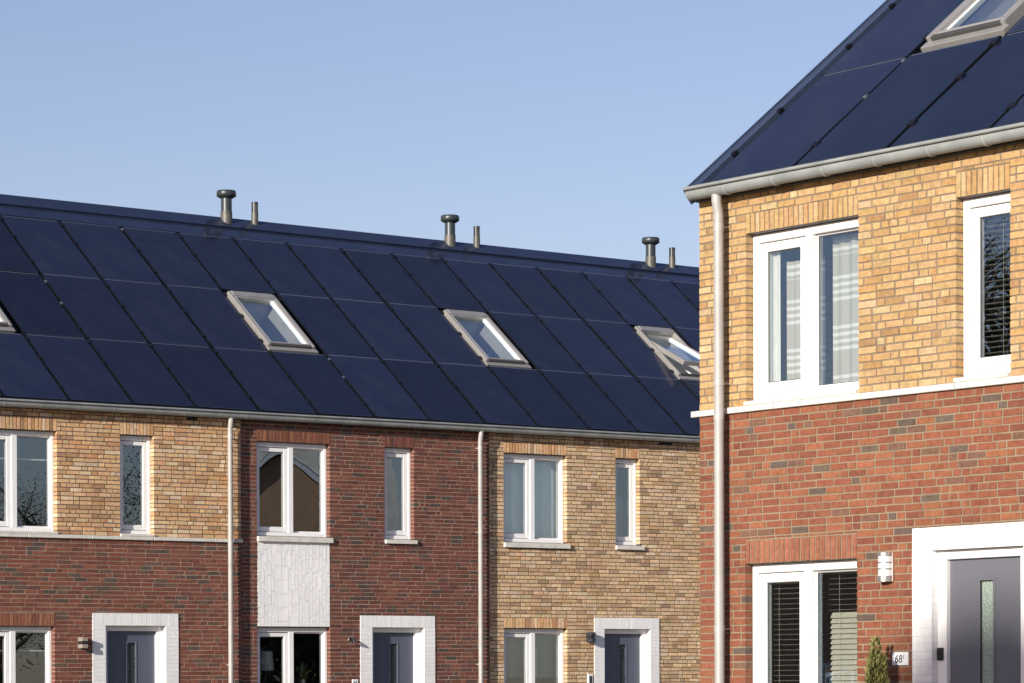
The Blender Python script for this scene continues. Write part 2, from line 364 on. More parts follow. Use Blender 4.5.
def panel_mesh():
    b = MB(); w, l = .5, .5; t = .035
    b.add([(-.492, 0.004, 0), (.492, 0.004, 0), (.492, 1.618, 0), (-.492, 1.618, 0)], [(0, 1, 2, 3)])
    o = len(b.v)
    b.add([(-.5, 0, -.001), (.5, 0, -.001), (.5, 1.62, -.001), (-.5, 1.62, -.001), (-.5, 0, -t), (.5, 0, -t), (.5, 1.62, -t), (-.5, 1.62, -t)],
          [(0, 4, 5, 1), (1, 5, 6, 2), (2, 6, 7, 3), (3, 7, 4, 0), (0, 1, 2, 3), (7, 6, 5, 4)])
    b.add([(-.47, 1.601, .0006), (.47, 1.601, .0006), (.47, 1.6195, .0006), (-.47, 1.6195, .0006)], [(0, 1, 2, 3)])
    b.add([(-.47, .001, .0006), (.47, .001, .0006), (.47, .005, .0006), (-.47, .005, .0006)], [(0, 1, 2, 3)])
    me = bpy.data.meshes.new('solar_panel'); me.from_pydata(b.v, [], b.f); me.materials.append(M['panel']); me.materials.append(M['black']); me.materials.append(M['panel_edge'])
    for i, p in enumerate(me.polygons): p.material_index = 0 if i == 0 else 2 if i >= len(me.polygons) - 2 else 1
    return me
PANEL = panel_mesh()
def clamp_mesh(name, m, k=1.0):
    b = MB(); b.bevbox(-.036 * k, .036 * k, -.034 * k, .034 * k, -.03, .012, .004)
    me = bpy.data.meshes.new(name); me.from_pydata(b.v, [], b.f); me.materials.append(m); return me
CLAMP = clamp_mesh('panel_clamp', M['black']); CLAMP_L = clamp_mesh('panel_clamp_bright', M['steel'], .5)

class House:
    """one terraced house; u runs along the facade, y into the house, z above the eye"""
    def __init__(s, row, u0, u1, label, seed, wall):
        s.row = row; s.u0 = u0; s.u1 = u1; s.rng = random.Random(seed)
        base = row.world(u0, 0, 0); base.z = CAM_H + GZ
        s.base = base
        s.root = tag(empty('row_house', base, row.a), label, 'house', 'terraced brick houses with solar roofs')
        s.holes = []
        s.wall = wall; s.ring_h = .0025 if row is LEFT else .008; s.reveal = .082 if row is LEFT else .075
    def xf(s, p): return (p[0] - s.u0, p[1], p[2] + s.row.g(p[0], p[2]) - GZ)
    def mb(s): return MB(s.xf)
    def part(s, b, name, m, parent=None, colours=False): return b.build(name, m, parent or s.root, colours=colours)
    # ---- walls
    def walls(s, lintels=(), frames=()):
        up, lo = s.wall
        block = s.holes + list(lintels) + list(frames)
        def one(name, pal, z0, z1, ua=None, ub=None):
            b = s.mb(); bricks(b, s.rng, s.u0, s.u1, z0, z1, block, pal)
            w = s.part(b, name, M['brick'], colours=True)
            b = s.mb(); slab(b, s.u0, s.u1, z0, z1, s.holes, .0045, .16)
            s.part(b, 'mortar_backing', M[PAL[pal]['mortar']], w)
        if up == lo: one('wall', up, GZ, Z_WALL)
        else:
            one('upper_wall', up, Z_STR1, Z_WALL); one('lower_wall', lo, GZ, Z_STR0)
    def lintel(s, u0, u1, z0, z1, pal):
        b = s.mb(); soldiers(b, s.rng, u0, u1, z0, z1, pal, y=-.001); s.part(b, 'lintel', M['brick'], colours=True)
    def interior(s, zsplit=1.42):
        b = s.mb(); u0, u1 = s.u0 + .06, s.u1 - .06
        for za, zb in ((GZ + .15, zsplit - .1), (zsplit + .1, Z_WALL - .02)):
            y0, y1 = .165, 5.2
            b.add([(u0, y0, za), (u1, y0, za), (u1, y1, za), (u0, y1, za)], [(0, 1, 2, 3)], 1)
            b.add([(u0, y0, zb), (u1, y0, zb), (u1, y1, zb), (u0, y1, zb)], [(3, 2, 1, 0)], 2)
            b.add([(u0, y1, za), (u1, y1, za), (u1, y1, zb), (u0, y1, zb)], [(3, 2, 1, 0)], 0)
            b.add([(u0, y0, za), (u0, y1, za), (u0, y1, zb), (u0, y0, zb)], [(0, 1, 2, 3)], 0)
            b.add([(u1, y0, za), (u1, y1, za), (u1, y1, zb), (u1, y0, zb)], [(3, 2, 1, 0)], 0)
            # inside leaf of the outer wall, open where the windows are
            um = (u0 + u1) / 2
        ids = list(b.c); b.c = [(1, 1, 1)] * len(ids)
        o = s.part(b, 'interior', [M['room'], M['floor'], M['ceil']])
        for p, i in zip(o.data.polygons, ids): p.material_index = i
    # ---- windows
    def window(s, u0, u1, z0, z1, kind='double', sill=None, bar=None, y=None, over=0.0):
        y = y or s.reveal; s.holes.append((u0, u1, z0, z1)); u1 += over
        fw = .050 if s.row is LEFT else .062; b = s.mb(); d = .075
        ft = .07; fb = .055
        b.bevbox(u0, u0 + fw, y, y + d, z0, z1); b.bevbox(u1 - fw, u1, y, y + d, z0, z1)
        b.bevbox(u0 + fw, u1 - fw, y, y + d, z1 - ft, z1 - .001); b.bevbox(u0 + fw, u1 - fw, y, y + d, z0 + .001, z0 + fb)
        # dark sealing strip above the frame
        panes = []
        if kind == 'double':
            mu = u0 + (u1 - u0) * .5; mw = .044
            mu = u0 + (u1 - u0) * .505
            b.bevbox(mu - mw, mu + mw, y, y + d, z0 + fb, z1 - ft)
            sash = (u0 + fw, mu - mw, z0 + fb, z1 - ft); fixed = (mu + mw, u1 - fw, z0 + fb, z1 - ft)
        else: sash = (u0 + fw, u1 - fw, z0 + fb, z1 - ft); fixed = None
        w = s.part(b, 'window', M['pvc'])
        a0, a1, c0, c1 = sash; e = .006; sw = .060 if s.row is LEFT else .072; b = s.mb(); ys = y + .022
        a0 += e; a1 -= e; c0 += e; c1 -= e
        b.bevbox(a0, a0 + sw, ys, ys + .06, c0, c1); b.bevbox(a1 - sw, a1, ys, ys + .06, c0, c1)
        b.bevbox(a0 + sw, a1 - sw, ys, ys + .06, c1 - sw, c1 - .001); b.bevbox(a0 + sw, a1 - sw, ys, ys + .06, c0 + .001, c0 + sw + .012)
        sh = s.part(b, 'sash', M['pvc'], w)
        def pane(p0, p1, q0, q1, yy):
            b = s.mb(); b.box(p0 - .004, p1 + .004, yy, yy + .003, q0 - .004, q1 + .004); b.box
            o = s.part(b, 'pane', M['glass'], w)
            # slim dark gasket round the pane
            g = s.mb(); t = .007
            g.box(p0, p0 + t, yy - .004, yy - .001, q0, q1); g.box(p1 - t, p1, yy - .004, yy - .001, q0, q1)
            g.box(p0 + t, p1 - t, yy - .004, yy - .001, q1 - t, q1); g.box(p0 + t, p1 - t, yy - .004, yy - .001, q0, q0 + t)
            s.part(g, 'gasket', M['cladding_dark'], w)
        pane(a0 + sw, a1 - sw, c0 + sw + .012, c1 - sw, ys + .022)
        if fixed:
            p0, p1, q0, q1 = fixed; b = s.mb(); t = .016; yb = y + .045
            b.bevbox(p0, p0 + t, yb, yb + .03, q0, q1, .003); b.bevbox(p1 - t, p1, yb, yb + .03, q0, q1, .003)
            b.bevbox(p0 + t, p1 - t, yb, yb + .03, q1 - t, q1 - .001, .003); b.bevbox(p0 + t, p1 - t, yb, yb + .03, q0 + .001, q0 + t + .008, .003)
            s.part(b, 'glazing_bead', M['pvc'], w)
            pane(p0 + t, p1 - t, q0 + t + .008, q1 - t, yb + .014)
        if bar is not None:
            for p0, p1 in ((a0 + sw, a1 - sw),) + (((fixed[0], fixed[1]),) if fixed else ()):
                b = s.mb(); b.box(p0, p1, y + .10, y + .125, bar - .009, bar + .009); s.part(b, 'blind_rail', M['pvc'], w)
        # steel angle over the opening
        b = s.mb(); b.box(u0 - .02, u1 - over + .02, .012, y + .02, z1 + .0005, z1 + .008); s.part(b, 'lintel_angle', M['cladding_dark'], w)
        if sill:
            l, r, h, out = sill; b = s.mb()
            vs = [(u0 - l, -out, z0 - h), (u1 + r, -out, z0 - h), (u1 + r, y + .03, z0 - h), (u0 - l, y + .03, z0 - h),
                  (u0 - l, -out, z0 - .016), (u1 + r, -out, z0 - .016), (u1 + r, y + .03, z0 - .002), (u0 - l, y + .03, z0 - .002)]
            b.add(vs, [(0, 1, 5, 4), (1, 2, 6, 5), (3, 0, 4, 7), (4, 5, 6, 7), (3, 2, 1, 0), (2, 3, 7, 6)])
            s.part(b, 'sill', M['stone'], w)
            s.holes.append((u0 - l, u1 + r, z0 - h, z0))
        return w
    # ---- front door with its white painted brick surround
    def door(s, uo0, ui0, ui1, uo1, z0=GZ + .05, frame=.085):
        zi, zo = Z_DI, Z_D1
        s.holes.append((ui0, ui1, GZ + .02, zi))
        b = s.mb(); yy = -.012
        soldiers(b, s.rng, uo0, uo1, zi, zo, 'white', y=yy, depth=.17, j=.0006, jt=.006)
        bricks(b, s.rng, uo0, ui0, GZ, zi, [], 'white', y=yy, depth=.17, j=.0006, jt=.006)
        bricks(b, s.rng, ui1, uo1, GZ, zi, [], 'white', y=yy, depth=.17, j=.0006, jt=.006)
        d = s.part(b, 'door_surround', M['painted_brick'], colours=True)
        b = s.mb(); slab(b, uo0, uo1, GZ, zo, [(ui0, ui1, GZ - .1, zi)], yy + .0022, .1, .001)
        s.part(b, 'painted_joints', M['mortar_white'], d)
        y = .085 if s.row is LEFT else .05; b = s.mb(); f = frame
        b.bevbox(ui0, ui0 + f, y, y + .11, GZ, zi); b.bevbox(ui1 - f, ui1, y, y + .11, GZ, zi); b.bevbox(ui0 + f, ui1 - f, y, y + .11, zi - .07, zi - .001)
        s.part(b, 'door_frame', M['pvc'])
        l0, l1, lt = ui0 + f + .003, ui1 - f - .003, zi - .073; yl = y + (.065 if s.row is LEFT else .04)
        gu0 = l0 + (l1 - l0) * (.44 if s.row is LEFT else .415); gu1 = gu0 + .135; gt = lt - .165; gb = GZ + .5
        b = s.mb(); slab(b, l0, l1, GZ + .06, lt, [(gu0, gu1, gb, gt)], yl, yl + .045, 0)
        dm_ = M['door' if s.row is RIGHT else 'door_slate']; lf = s.part(b, 'door', dm_)
        b = s.mb(); b.box(gu0, gu1, yl + .022, yl + .03, gb, gt); s.part(b, 'door_pane', M['door_glass' if s.row is RIGHT else 'door_glass_dark'], lf)
        b = s.mb(); t = .022
        for q in ((gu0 - t, gu0, gb - t, gt + t), (gu1, gu1 + t, gb - t, gt + t), (gu0, gu1, gt, gt + t), (gu0, gu1, gb - t, gb)):
            b.bevbox(q[0], q[1], yl - .008, yl + .02, q[2], q[3], .003)
        s.part(b, 'pane_bead', dm_, lf)
        b = s.mb(); uh = gu1 + .05 if s.row is LEFT else gu0 - .045
        b.tube([(uh, yl - .055, gb + .1), (uh, yl - .055, gb + .75)], .014, 10)
        for zz in (gb + .18, gb + .67): b.tube([(uh, yl - .055, zz), (uh, yl + .002, zz)], .009, 8)
        s.part(b, 'handle', M['steel'], lf)
        b = s.mb(); b.bevbox(ui0 - .05, ui1 + .05, -.12, y + .08, GZ, GZ + .05); s.part(b, 'doorstep', M['stone'])
    # ---- roof edge
    def gutter(s, u0, u1, ring=.572, ring0=.0, cap0=False, cap1=False):
        r = .058; yc = -.132; zc = Z_GUT - .03
        b = s.mb(); prof = [(yc - r - .012, zc + .022), (yc - r - .014, zc + .032), (yc - r - .002, zc + .034), (yc - r, zc + .02)]
        N = 14
        out = [(yc - r * math.cos(t), zc - r * math.sin(t)) for t in [math.pi * k / N for k in range(N + 1)]]
        inn = [(yc - (r - .003) * math.cos(t), zc - (r - .003) * math.sin(t)) for t in [math.pi * k / N for k in range(N + 1)]][::-1]
        p = [prof[3]] + out + [(yc + r, zc + .05), (yc + r - .004, zc + .05)] + inn + [(yc - r + .004, zc + .02)]
        vs = []; fs = []
        for k, (yy, zz) in enumerate(p): vs += [(u0, yy, zz), (u1, yy, zz)]
        n = len(p)
        for k in range(n):
            k2 = (k + 1) % n; fs.append((2 * k, 2 * k + 1, 2 * k2 + 1, 2 * k2))
        b.add(vs, fs, smooth=True)
        # rolled bead
        b.tube([(u0, yc - r - .014, zc + .030), (u1, yc - r - .014, zc + .030)], .015, 10)
        g = s.part(b, 'gutter', M['zinc'])
        u = u0 + ring0
        while u < u1 - .03:
            b = s.mb(); vs = []; fs = []
            for k, t in enumerate([math.pi * q / 10 for q in range(11)]):
                for du, dr in ((-.016, .001), (-.011, s.ring_h), (.011, s.ring_h), (.016, .001)):
                    vs.append((u + du, yc - (r + dr) * math.cos(t), zc - (r + dr) * math.sin(t)))
            for k in range(10):
                for c in range(3): fs.append((4 * k + c, 4 * k + c + 1, 4 * k + 5 + c, 4 * k + 4 + c))
            b.add(vs, fs, smooth=True); s.part(b, 'gutter_bracket', M['zinc'], g); u += ring
        for f, uu in ((cap0, u0), (cap1, u1)):
            if f:
                b = s.mb(); o = [(uu, a, c) for a, c in out] + [(uu + .003, a, c) for a, c in out]
                n = len(out); b.add(o, [tuple(range(n)), tuple(range(n, 2 * n))[::-1]]); s.part(b, 'gutter_end', M['zinc'], g)
        b = s.mb(); b.box(s.u0, s.u1, -.05, .0, Z_WALL - .018, Z_GUT + .02); s.part(b, 'fascia', M['soffit'])
    def downpipe(s, u, r=.036):
        b = s.mb(); yc = -.128; yw = -.108; z = Z_GUT - .09
        b.tube([(u, yc, z + .02), (u, yc, z - .04), (u, yc + .004, z - .06), (u, yw - .004, z - .12), (u, yw, z - .14), (u, yw, GZ + .02)], [r * 1.02] * 2 + [r] * 4, 18)
        p = s.part(b, 'downpipe', M['pipe'])
        for zz in (z - .24, 2.6, .62, -.9):
            b = s.mb(); b.tube([(u, yw, zz - .022), (u, yw, zz + .022)], r + .0035, 18); b.box(u - .006, u + .006, yw, .002, zz - .006, zz + .006)
            s.part(b, 'pipe_clip', M['pipe'], p)
        for zz in (z - .23, z - 1.75):
            b = s.mb(); b.tube([(u, yw, zz - .05), (u, yw, zz)], r + .0025, 18); s.part(b, 'pipe_socket', M['pipe'], p)
    # ---- roof
    def roof(s, seams, lights, wide=(), gable0=False, gable1=False, u_first=None, verge=False):
        """seams: u of every panel joint; lights: index of the joint at the left of the roof window"""
        u0, u1 = s.u0 - (.05 if gable0 else 0), s.u1 + (.05 if gable1 else 0)
        lr = {}
        for i, opened in lights: lr[i] = (seams[i] + .12, seams[i + 1] - .12, ROWS[1] + .16, ROWS[2] - .19, opened)
        def sheet(name, sa, sb, n, m, holes=(), ua=None, ub=None, thick=.03, parent=None):
            b = MB(lambda p: s.xf(roof_pt(p[0], p[2], -p[1])))
            slab(b, ua if ua is not None else u0, ub if ub is not None else u1, sa, sb, holes, -n, -n + thick, 0)
            return s.part(b, name, m, parent)
        rf = sheet('roof', .0, S_RIDGE, -.06, M['underlay'], [q[:4] for q in lr.values()])
        b = MB(lambda p: s.xf((p[0], 2 * (Y0R + S_RIDGE * math.cos(TH)) - roof_pt(0, p[2], -p[1])[1], roof_pt(0, p[2], -p[1])[2])))
        slab(b, u0, u1, 0, S_RIDGE - .03, [], .02, .06, 0); s.part(b, 'back_roof', M['tile'], rf)
        # panels
        for i in range(len(seams) - 1):
            um = (seams[i] + seams[i + 1]) / 2
            if not (s.u0 <= um < s.u1): continue
            for j in range(3):
                if i in lr and j == 1: continue
                ga = .062 if seams[i] in wide else .034; gb = .034
                a, c = seams[i] + ga - .009, seams[i + 1] - gb + .009
                a2 = seams[i] + ga / 2; c2 = seams[i + 1] - gb / 2
                sa, sb = ROWS[j] + .002, ROWS[j + 1] - .002
                o = bpy.data.objects.new('solar_panel', PANEL); COL.objects.link(o); o.parent = s.root
                o.location = s.xf(roof_pt((a2 + c2) / 2, sa, s.rng.uniform(-.003, .003)))
                o.rotation_euler = (TH + s.rng.uniform(-.0015, .0015), 0, 0); o.scale = (c2 - a2, (sb - sa) / 1.62, 1)
                for f in ((.2, .62, .94) if j != 1 else (.16, .55, .9)):
                    k = bpy.data.objects.new('panel_clamp', CLAMP_L if s.rng.random() < .06 else CLAMP); COL.objects.link(k)
                    k.parent = o; k.location = (.5 + .017, 1.62 * (f + s.rng.uniform(-.02, .02)), 0)
        # roof windows
        for i, (p0, p1, q0, q1, opened) in lr.items():
            dr = 0 if s.row is LEFT else .085
            s.skylight(p0 - .095 + dr, p1 - .03 + dr, q0 - .05 + dr * .5, q1 + .05, seams[i] + .01, seams[i + 1] - .01, opened)
        # ridge metal
        fl = sheet('roof_flashing', ROWS[3] + .012, S_LINE, .002, M['flash'])
        rc = sheet('ridge_cap', S_LINE - .03, S_RIDGE + .01, .034, M['flash'])
        b = MB(lambda p: s.xf((p[0], 2 * (Y0R + S_RIDGE * math.cos(TH)) - roof_pt(0, p[2], -p[1])[1], roof_pt(0, p[2], -p[1])[2])))
        slab(b, u0, u1, S_LINE - .1, S_RIDGE, [], -.034, 0, 0); s.part(b, 'ridge_back', M['flash'], rc)
        u = u0 + .9
        while u < u1:
            b = MB(lambda p: s.xf(roof_pt(p[0], p[2], -p[1])))
            b.box(u - .012, u + .012, -.0065, -.002, ROWS[3] + .012, S_LINE - .03)
            s.part(b, 'flashing_seam', M['flash'], fl)
            b = MB(lambda p: s.xf(roof_pt(p[0], p[2], -p[1])))
            b.box(u + .45 - .012, u + .45 + .012, -.0385, -.034, S_LINE - .03, S_RIDGE); s.part(b, 'cap_seam', M['flash'], rc)
            u += 2.2
        # eaves closing strip under the lowest panels
        b = MB(lambda p: s.xf(roof_pt(p[0], p[2], -p[1]))); b.box(u0, u1, .012, .06, .03, .1); s.part(b, 'eaves_strip', M['black'], rf)
        yb = 2 * (Y0R + S_RIDGE * math.cos(TH))
        for flag, uu, sgn in ((gable0, s.u0, -1), (gable1, s.u1, 1)):
            if not flag: continue
            zt = Z_GUT - .12; apex = Z_GUT + S_RIDGE * math.sin(TH) - .12
            b = s.mb(); poly = [(0, GZ), (yb - .1, GZ), (yb - .1, zt), (yb / 2, apex), (.0, zt)]
            ta, tb = (uu + .003, uu + .1) if sgn < 0 else (uu - .1, uu - .003)
            vs = [(ta, y + .12 if i in (0, 4) else y, z) for i, (y, z) in enumerate(poly)] + [(tb, y + .12 if i in (0, 4) else y, z) for i, (y, z) in enumerate(poly)]; n = len(poly)
            b.add(vs, [tuple(range(n))[::-1], tuple(range(n, 2 * n))] + [(k, (k + 1) % n, n + (k + 1) % n, n + k) for k in range(n)])
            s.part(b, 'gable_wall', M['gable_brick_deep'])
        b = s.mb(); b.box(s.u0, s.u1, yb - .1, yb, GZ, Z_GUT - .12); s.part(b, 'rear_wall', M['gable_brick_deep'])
        if verge:
            b = MB(lambda p: s.xf(roof_pt(p[0], p[2], -p[1])))
            b.box(s.u0 - .055, s.u0 + .05, -.004, .05, .0, S_RIDGE); v = s.part(b, 'verge_trim', M['verge'])
            b = MB(lambda p: s.xf(roof_pt(p[0], p[2], -p[1])))
            b.box(s.u0 - .075, s.u0 - .055, -.018, .12, .0, S_RIDGE); s.part(b, 'verge_upstand', M['verge'], v)
            for q in (.55, 1.2, 2.2, 2.85, 3.85, 4.5):
                k = bpy.data.objects.new('verge_clamp', CLAMP); COL.objects.link(k); k.parent = v
                k.location = s.xf(roof_pt(s.u0 + .062, q, .004)); k.rotation_euler = (TH, 0, 0); k.scale = (.6, .7, .7)
    def skylight(s, u0, u1, s0, s1, g0, g1, opened=False):
        X = lambda p: s.xf(roof_pt(p[0], p[1], p[2]))
        h = .060; w = .048
        def rail(b, a, c, d, e, z0, z1, bv=.008):
            vs = [(a, d, z0), (c, d, z0), (c, e, z0), (a, e, z0), (a, d, z1 - bv), (c, d, z1 - bv), (c, e, z1 - bv), (a, e, z1 - bv),
                  (a + bv, d + bv, z1), (c - bv, d + bv, z1), (c - bv, e - bv, z1), (a + bv, e - bv, z1)]
            b.add(vs, [(0, 1, 5, 4), (1, 2, 6, 5), (2, 3, 7, 6), (3, 0, 4, 7), (4, 5, 9, 8), (5, 6, 10, 9), (6, 7, 11, 10), (7, 4, 8, 11), (8, 9, 10, 11), (3, 2, 1, 0)])
        b = MB(X)
        rail(b, u0, u0 + w, s0, s1, -.06, h); rail(b, u1 - w, u1, s0, s1, -.06, h)
        rail(b, u0 + w, u1 - w, s1 - .12, s1, -.06, h + .012)
        sk = s.part(b, 'skylight', M['cladding'])
        b = MB(X); rail(b, u0 + w, u1 - w, s0, s0 + w * .9, -.06, h - .01); s.part(b, 'bottom_cover', M['cladding_dark'], sk)
        b = MB(X)     # flashing apron round the frame, tucked under the panels
        rail(b, g0, u0, s0 - .06, s1 + .04, -.055, -.03, .003); rail(b, u1, g1, s0 - .02, s1 + .04, -.055, -.045, .003)
        rail(b, u0, u1, s1, s1 + .13, -.055, -.03, .003)
        s.part(b, 'side_flashing', M['black'], sk)
        b = MB(X); rail(b, u0 - .02, u1 + .03, s0 - .085, s0, -.05, .016, .004); s.part(b, 'apron', M['cladding'], sk)
        # sash and pane; a centre-hung sash swings about its middle
        sm = (s0 + s1) / 2 + .25; a = R(13) if opened else 0
        def SX(p):
            ds, dn = p[1] - sm, p[2] - .03
            return X((p[0], sm + ds * math.cos(a) + dn * math.sin(a), .03 - ds * math.sin(a) + dn * math.cos(a) + (.0 if not opened else .0)))
        b = MB(SX); t = .032; a0, a1, c0, c1 = u0 + w + .004, u1 - w - .004, s0 + w * .9 + .004, s1 - .124
        hh = .06
        rail(b, a0, a0 + t, c0, c1, -.02, hh); rail(b, a1 - t, a1, c0, c1, -.02, hh); rail(b, a0 + t, a1 - t, c0, c0 + t, -.02, hh - .005); rail(b, a0 + t, a1 - t, c1 - t, c1, -.02, hh)
        sa = s.part(b, 'skylight_sash', M['cladding'], sk)
        b = MB(SX); rail(b, a0 + t, a0 + t + .025, c0 + t, c1 - t, -.03, .018, .002); rail(b, a1 - t - .04, a1 - t, c0 + t, c1 - t, -.03, .045, .012); s.part(b, 'inner_lining', M['lining'], sk)
        b = MB(SX); vs = [(a0 + t - .003, c0 + t - .003, .012), (a1 - t + .003, c0 + t - .003, .012), (a1 - t + .003, c1 - t + .003, .012), (a0 + t - .003, c1 - t + .003, .012)]
        b.add(vs + [(p[0], p[1], .008) for p in vs], [(0, 1, 2, 3), (7, 6, 5, 4)]); s.part(b, 'skylight_pane', M['roof_glass'], sk)
        b = MB(X); k0, k1, l0, l1, d = u0 + .05, u1 - .03, s0 + .05, s1 - .05, -.45
        b.add([(k0, l0, -.07), (k1, l0, -.07), (k1, l1, -.07), (k0, l1, -.07), (k0, l0, d), (k1, l0, d), (k1, l1, d), (k0, l1, d)],
              [(0, 1, 5, 4), (1, 2, 6, 5), (2, 3, 7, 6), (3, 0, 4, 7), (4, 5, 6, 7)]); s.part(b, 'light_shaft', M['lining'], sk)
    def flue(s, u, big=True):
        bp = roof_pt(u, 5.455, .02); x = u; y = bp[1]; z = bp[2]
        b = s.mb()
        if big:
            r = .088; b.tube([(x, y, z - .12), (x, y, z + .15)], r + .004, 20); f = s.part(b, 'flue_pipe', M['sleeve'])
            b = s.mb(); b.tube([(x, y, z + .15), (x, y, z + .39)], r - .003, 20); s.part(b, 'flue_tube', M['grey_metal'], f)
            b = s.mb(); b.tube([(x, y, z + .355), (x, y, z + .385), (x, y, z + .39), (x, y, z + .455), (x, y, z + .475), (x, y, z + .48)], [.10, .148, .155, .153, .14, .06], 24); s.part(b, 'flue_cowl', M['grey_metal'], f)
        else:
            r = .056; b.tube([(x, y, z - .12), (x, y, z + .18)], r, 16); f = s.part(b, 'vent_pipe', M['sleeve'])
            b = s.mb(); n = 16
            b.tube([(x, y, z + .18), (x, y, z + .345)], r - .003, n); s.part(b, 'vent_tube', M['dark_metal'], f)
            b = s.mb(); b.box(x - .018, x + .004, y - r - .004, y - r + .012, z + .19, z + .30); s.part(b, 'vent_slot', M['sleeve'], f)
    def vent_slot(s, u0, u1, z0, z1):
        b = s.mb(); b.box(u0, u1, -.006, .03, z0, z1); s.part(b, 'swift_box_opening', M['black'])
    def world(s, u, y, z): return s.row.world(u, y, z)

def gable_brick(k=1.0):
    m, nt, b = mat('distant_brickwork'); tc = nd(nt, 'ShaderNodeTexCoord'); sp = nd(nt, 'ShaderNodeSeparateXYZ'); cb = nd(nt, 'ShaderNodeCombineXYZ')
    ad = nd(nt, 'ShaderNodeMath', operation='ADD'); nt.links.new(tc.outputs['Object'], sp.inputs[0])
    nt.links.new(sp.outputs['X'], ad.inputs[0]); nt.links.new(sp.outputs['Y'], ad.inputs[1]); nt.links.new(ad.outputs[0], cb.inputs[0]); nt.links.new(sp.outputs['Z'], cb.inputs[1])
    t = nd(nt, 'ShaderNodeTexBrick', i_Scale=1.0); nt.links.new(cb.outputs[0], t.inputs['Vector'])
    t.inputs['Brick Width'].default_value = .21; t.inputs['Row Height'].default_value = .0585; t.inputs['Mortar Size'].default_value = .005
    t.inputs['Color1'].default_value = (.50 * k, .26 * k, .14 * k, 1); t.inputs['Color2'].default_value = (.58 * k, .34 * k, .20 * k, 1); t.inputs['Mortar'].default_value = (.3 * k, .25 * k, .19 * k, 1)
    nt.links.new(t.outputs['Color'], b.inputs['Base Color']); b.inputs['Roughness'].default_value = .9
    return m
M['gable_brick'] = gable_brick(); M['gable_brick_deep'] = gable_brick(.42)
M['verge'] = plain('blue_grey_verge_metal', (.05, .07, .125), .35, .2, var=.1)

# ================================================================== the left-hand terrace
SEAMS = [-9.71, -8.69, -7.668, -6.649, -5.627, -4.563, -3.548, -2.539, -1.539, -.503, .507, 1.509, 2.488, 3.472, 4.442, 5.428, 6.418, 7.42, 8.43]
WIDE = (-4.563, -.503, 3.472)
B0, B1, B2, B3, B4 = -9.33, -4.87, -.42, 4.03, 8.46

h1 = House(LEFT, B0, B1, 'leftmost terraced house, yellow brick above and red brick below a white string course', 11, ('yellow', 'red'))
h1.window(-9.10, -7.86, Z_UB, Z_UTL, bar=3.43)
h1.window(-6.862, -6.313, Z_UB, Z_UTL, 'single')
h1.window(-9.12, -7.905, Z_LB, Z_LTL, bar=.82, sill=(.03, .03, .08, .045))
h1.door(-7.313, -7.107, -6.132, -5.926)
lin = [(-9.10, -7.86, Z_UTL, Z_UTL + .185, 'yellow'), (-6.862, -6.313, Z_UTL, Z_UTL + .185, 'yellow'), (-9.12, -7.905, Z_LTL, Z_LTL + .185, 'orange')]
h1.walls([q[:4] for q in lin], [(-7.313, -5.926, GZ, Z_D1)])
for q in lin: h1.lintel(*q)
def string(h, u0, u1, skips=()):
    b = h.mb(); u = u0
    while u < u1 - .01:
        e = min(u + .995, u1); b.bevbox(u + .002, e - .002, -.032, .06, Z_STR0 + .001, Z_STR1, .005); u += 1.0
        if u1 - u < .3: u = u1
        if u == u1 and e < u1: b.bevbox(e + .002, u1, -.032, .06, Z_STR0 + .001, Z_STR1, .005)
    st = h.part(b, 'string_course', M['stone'])
    for a, c in skips:        # taller sill stones under the windows
        b = h.mb(); b.bevbox(a, c, -.034, .08, Z_STR1 + .0005, Z_UB - .001, .004); h.part(b, 'sill_stone', M['stone'], st)
string(h1, B0, B1 + .02, [(-9.10, -7.86), (-6.862, -6.313)])
h1.gutter(B0, B1, cap0=True); h1.downpipe(-5.117)
h1.roof(SEAMS, [(1, False)], WIDE, gable0=True); h1.vent_slot(-5.77, -5.60, 4.055, 4.10); h1.interior()

h2 = House(LEFT, B1, B2, 'dark red brick terraced house with a white ribbed panel between its big windows', 22, ('maroon', 'maroon'))
h2.window(-4.598, -3.332, Z_UB + .03, Z_UTL, sill=(.0, .03, .085, .045))
h2.window(-2.354, -1.822, Z_UB + .03, Z_UTL, 'single', sill=(.0, .03, .07, .045))
h2.window(-4.598, -3.332, Z_LB, Z_LTL + .01, sill=(.03, .03, .08, .045))
h2.door(-2.805, -2.592, -1.648, -1.45)
h2.holes.append((-4.592, -3.338, Z_LTL + .018, Z_UB - .056))
lin = [(-4.598, -3.332, Z_UTL, Z_UTL + .165, 'orange'), (-2.354, -1.822, Z_UTL, Z_UTL + .165, 'maroon')]
h2.walls([q[:4] for q in lin], [(-2.805, -1.45, GZ, Z_D1)])
for q in lin: h2.lintel(*q)
# white panel of upright painted bricks
b = h2.mb(); u = -4.592; wv = .0585
for i in range(21):
    ua, ub = u + i * (1.254 / 21), u + (i + 1) * (1.254 / 21)
    z = Z_LTL + .018; first = True
    while z < Z_UB - .06:
        L = h2.rng.choice([.2, .2, .2, .1]) if not first else h2.rng.choice([.07, .13, .2]); first = False
        e = min(z + L, Z_UB - .056)
        if Z_UB - .056 - e < .04: e = Z_UB - .056
        one_brick(b, h2.rng, ua + .0035, ub - .0035, z + .003, e - .003, (.83, .83, .83), y=.0 + h2.rng.uniform(-.0005, .0005), depth=.1, j=.0008)
        z = e
pn = h2.part(b, 'white_panel', M['painted_brick'], colours=True)
b = h2.mb(); slab(b, -4.592, -3.338, Z_LTL + .018, Z_UB - .056, [], .0065, .12, 0); h2.part(b, 'painted_joints', M['mortar_white'], pn)
h2.gutter(B1, B2); h2.downpipe(-.67); h2.roof(SEAMS, [(6, False)], WIDE); h2.interior()
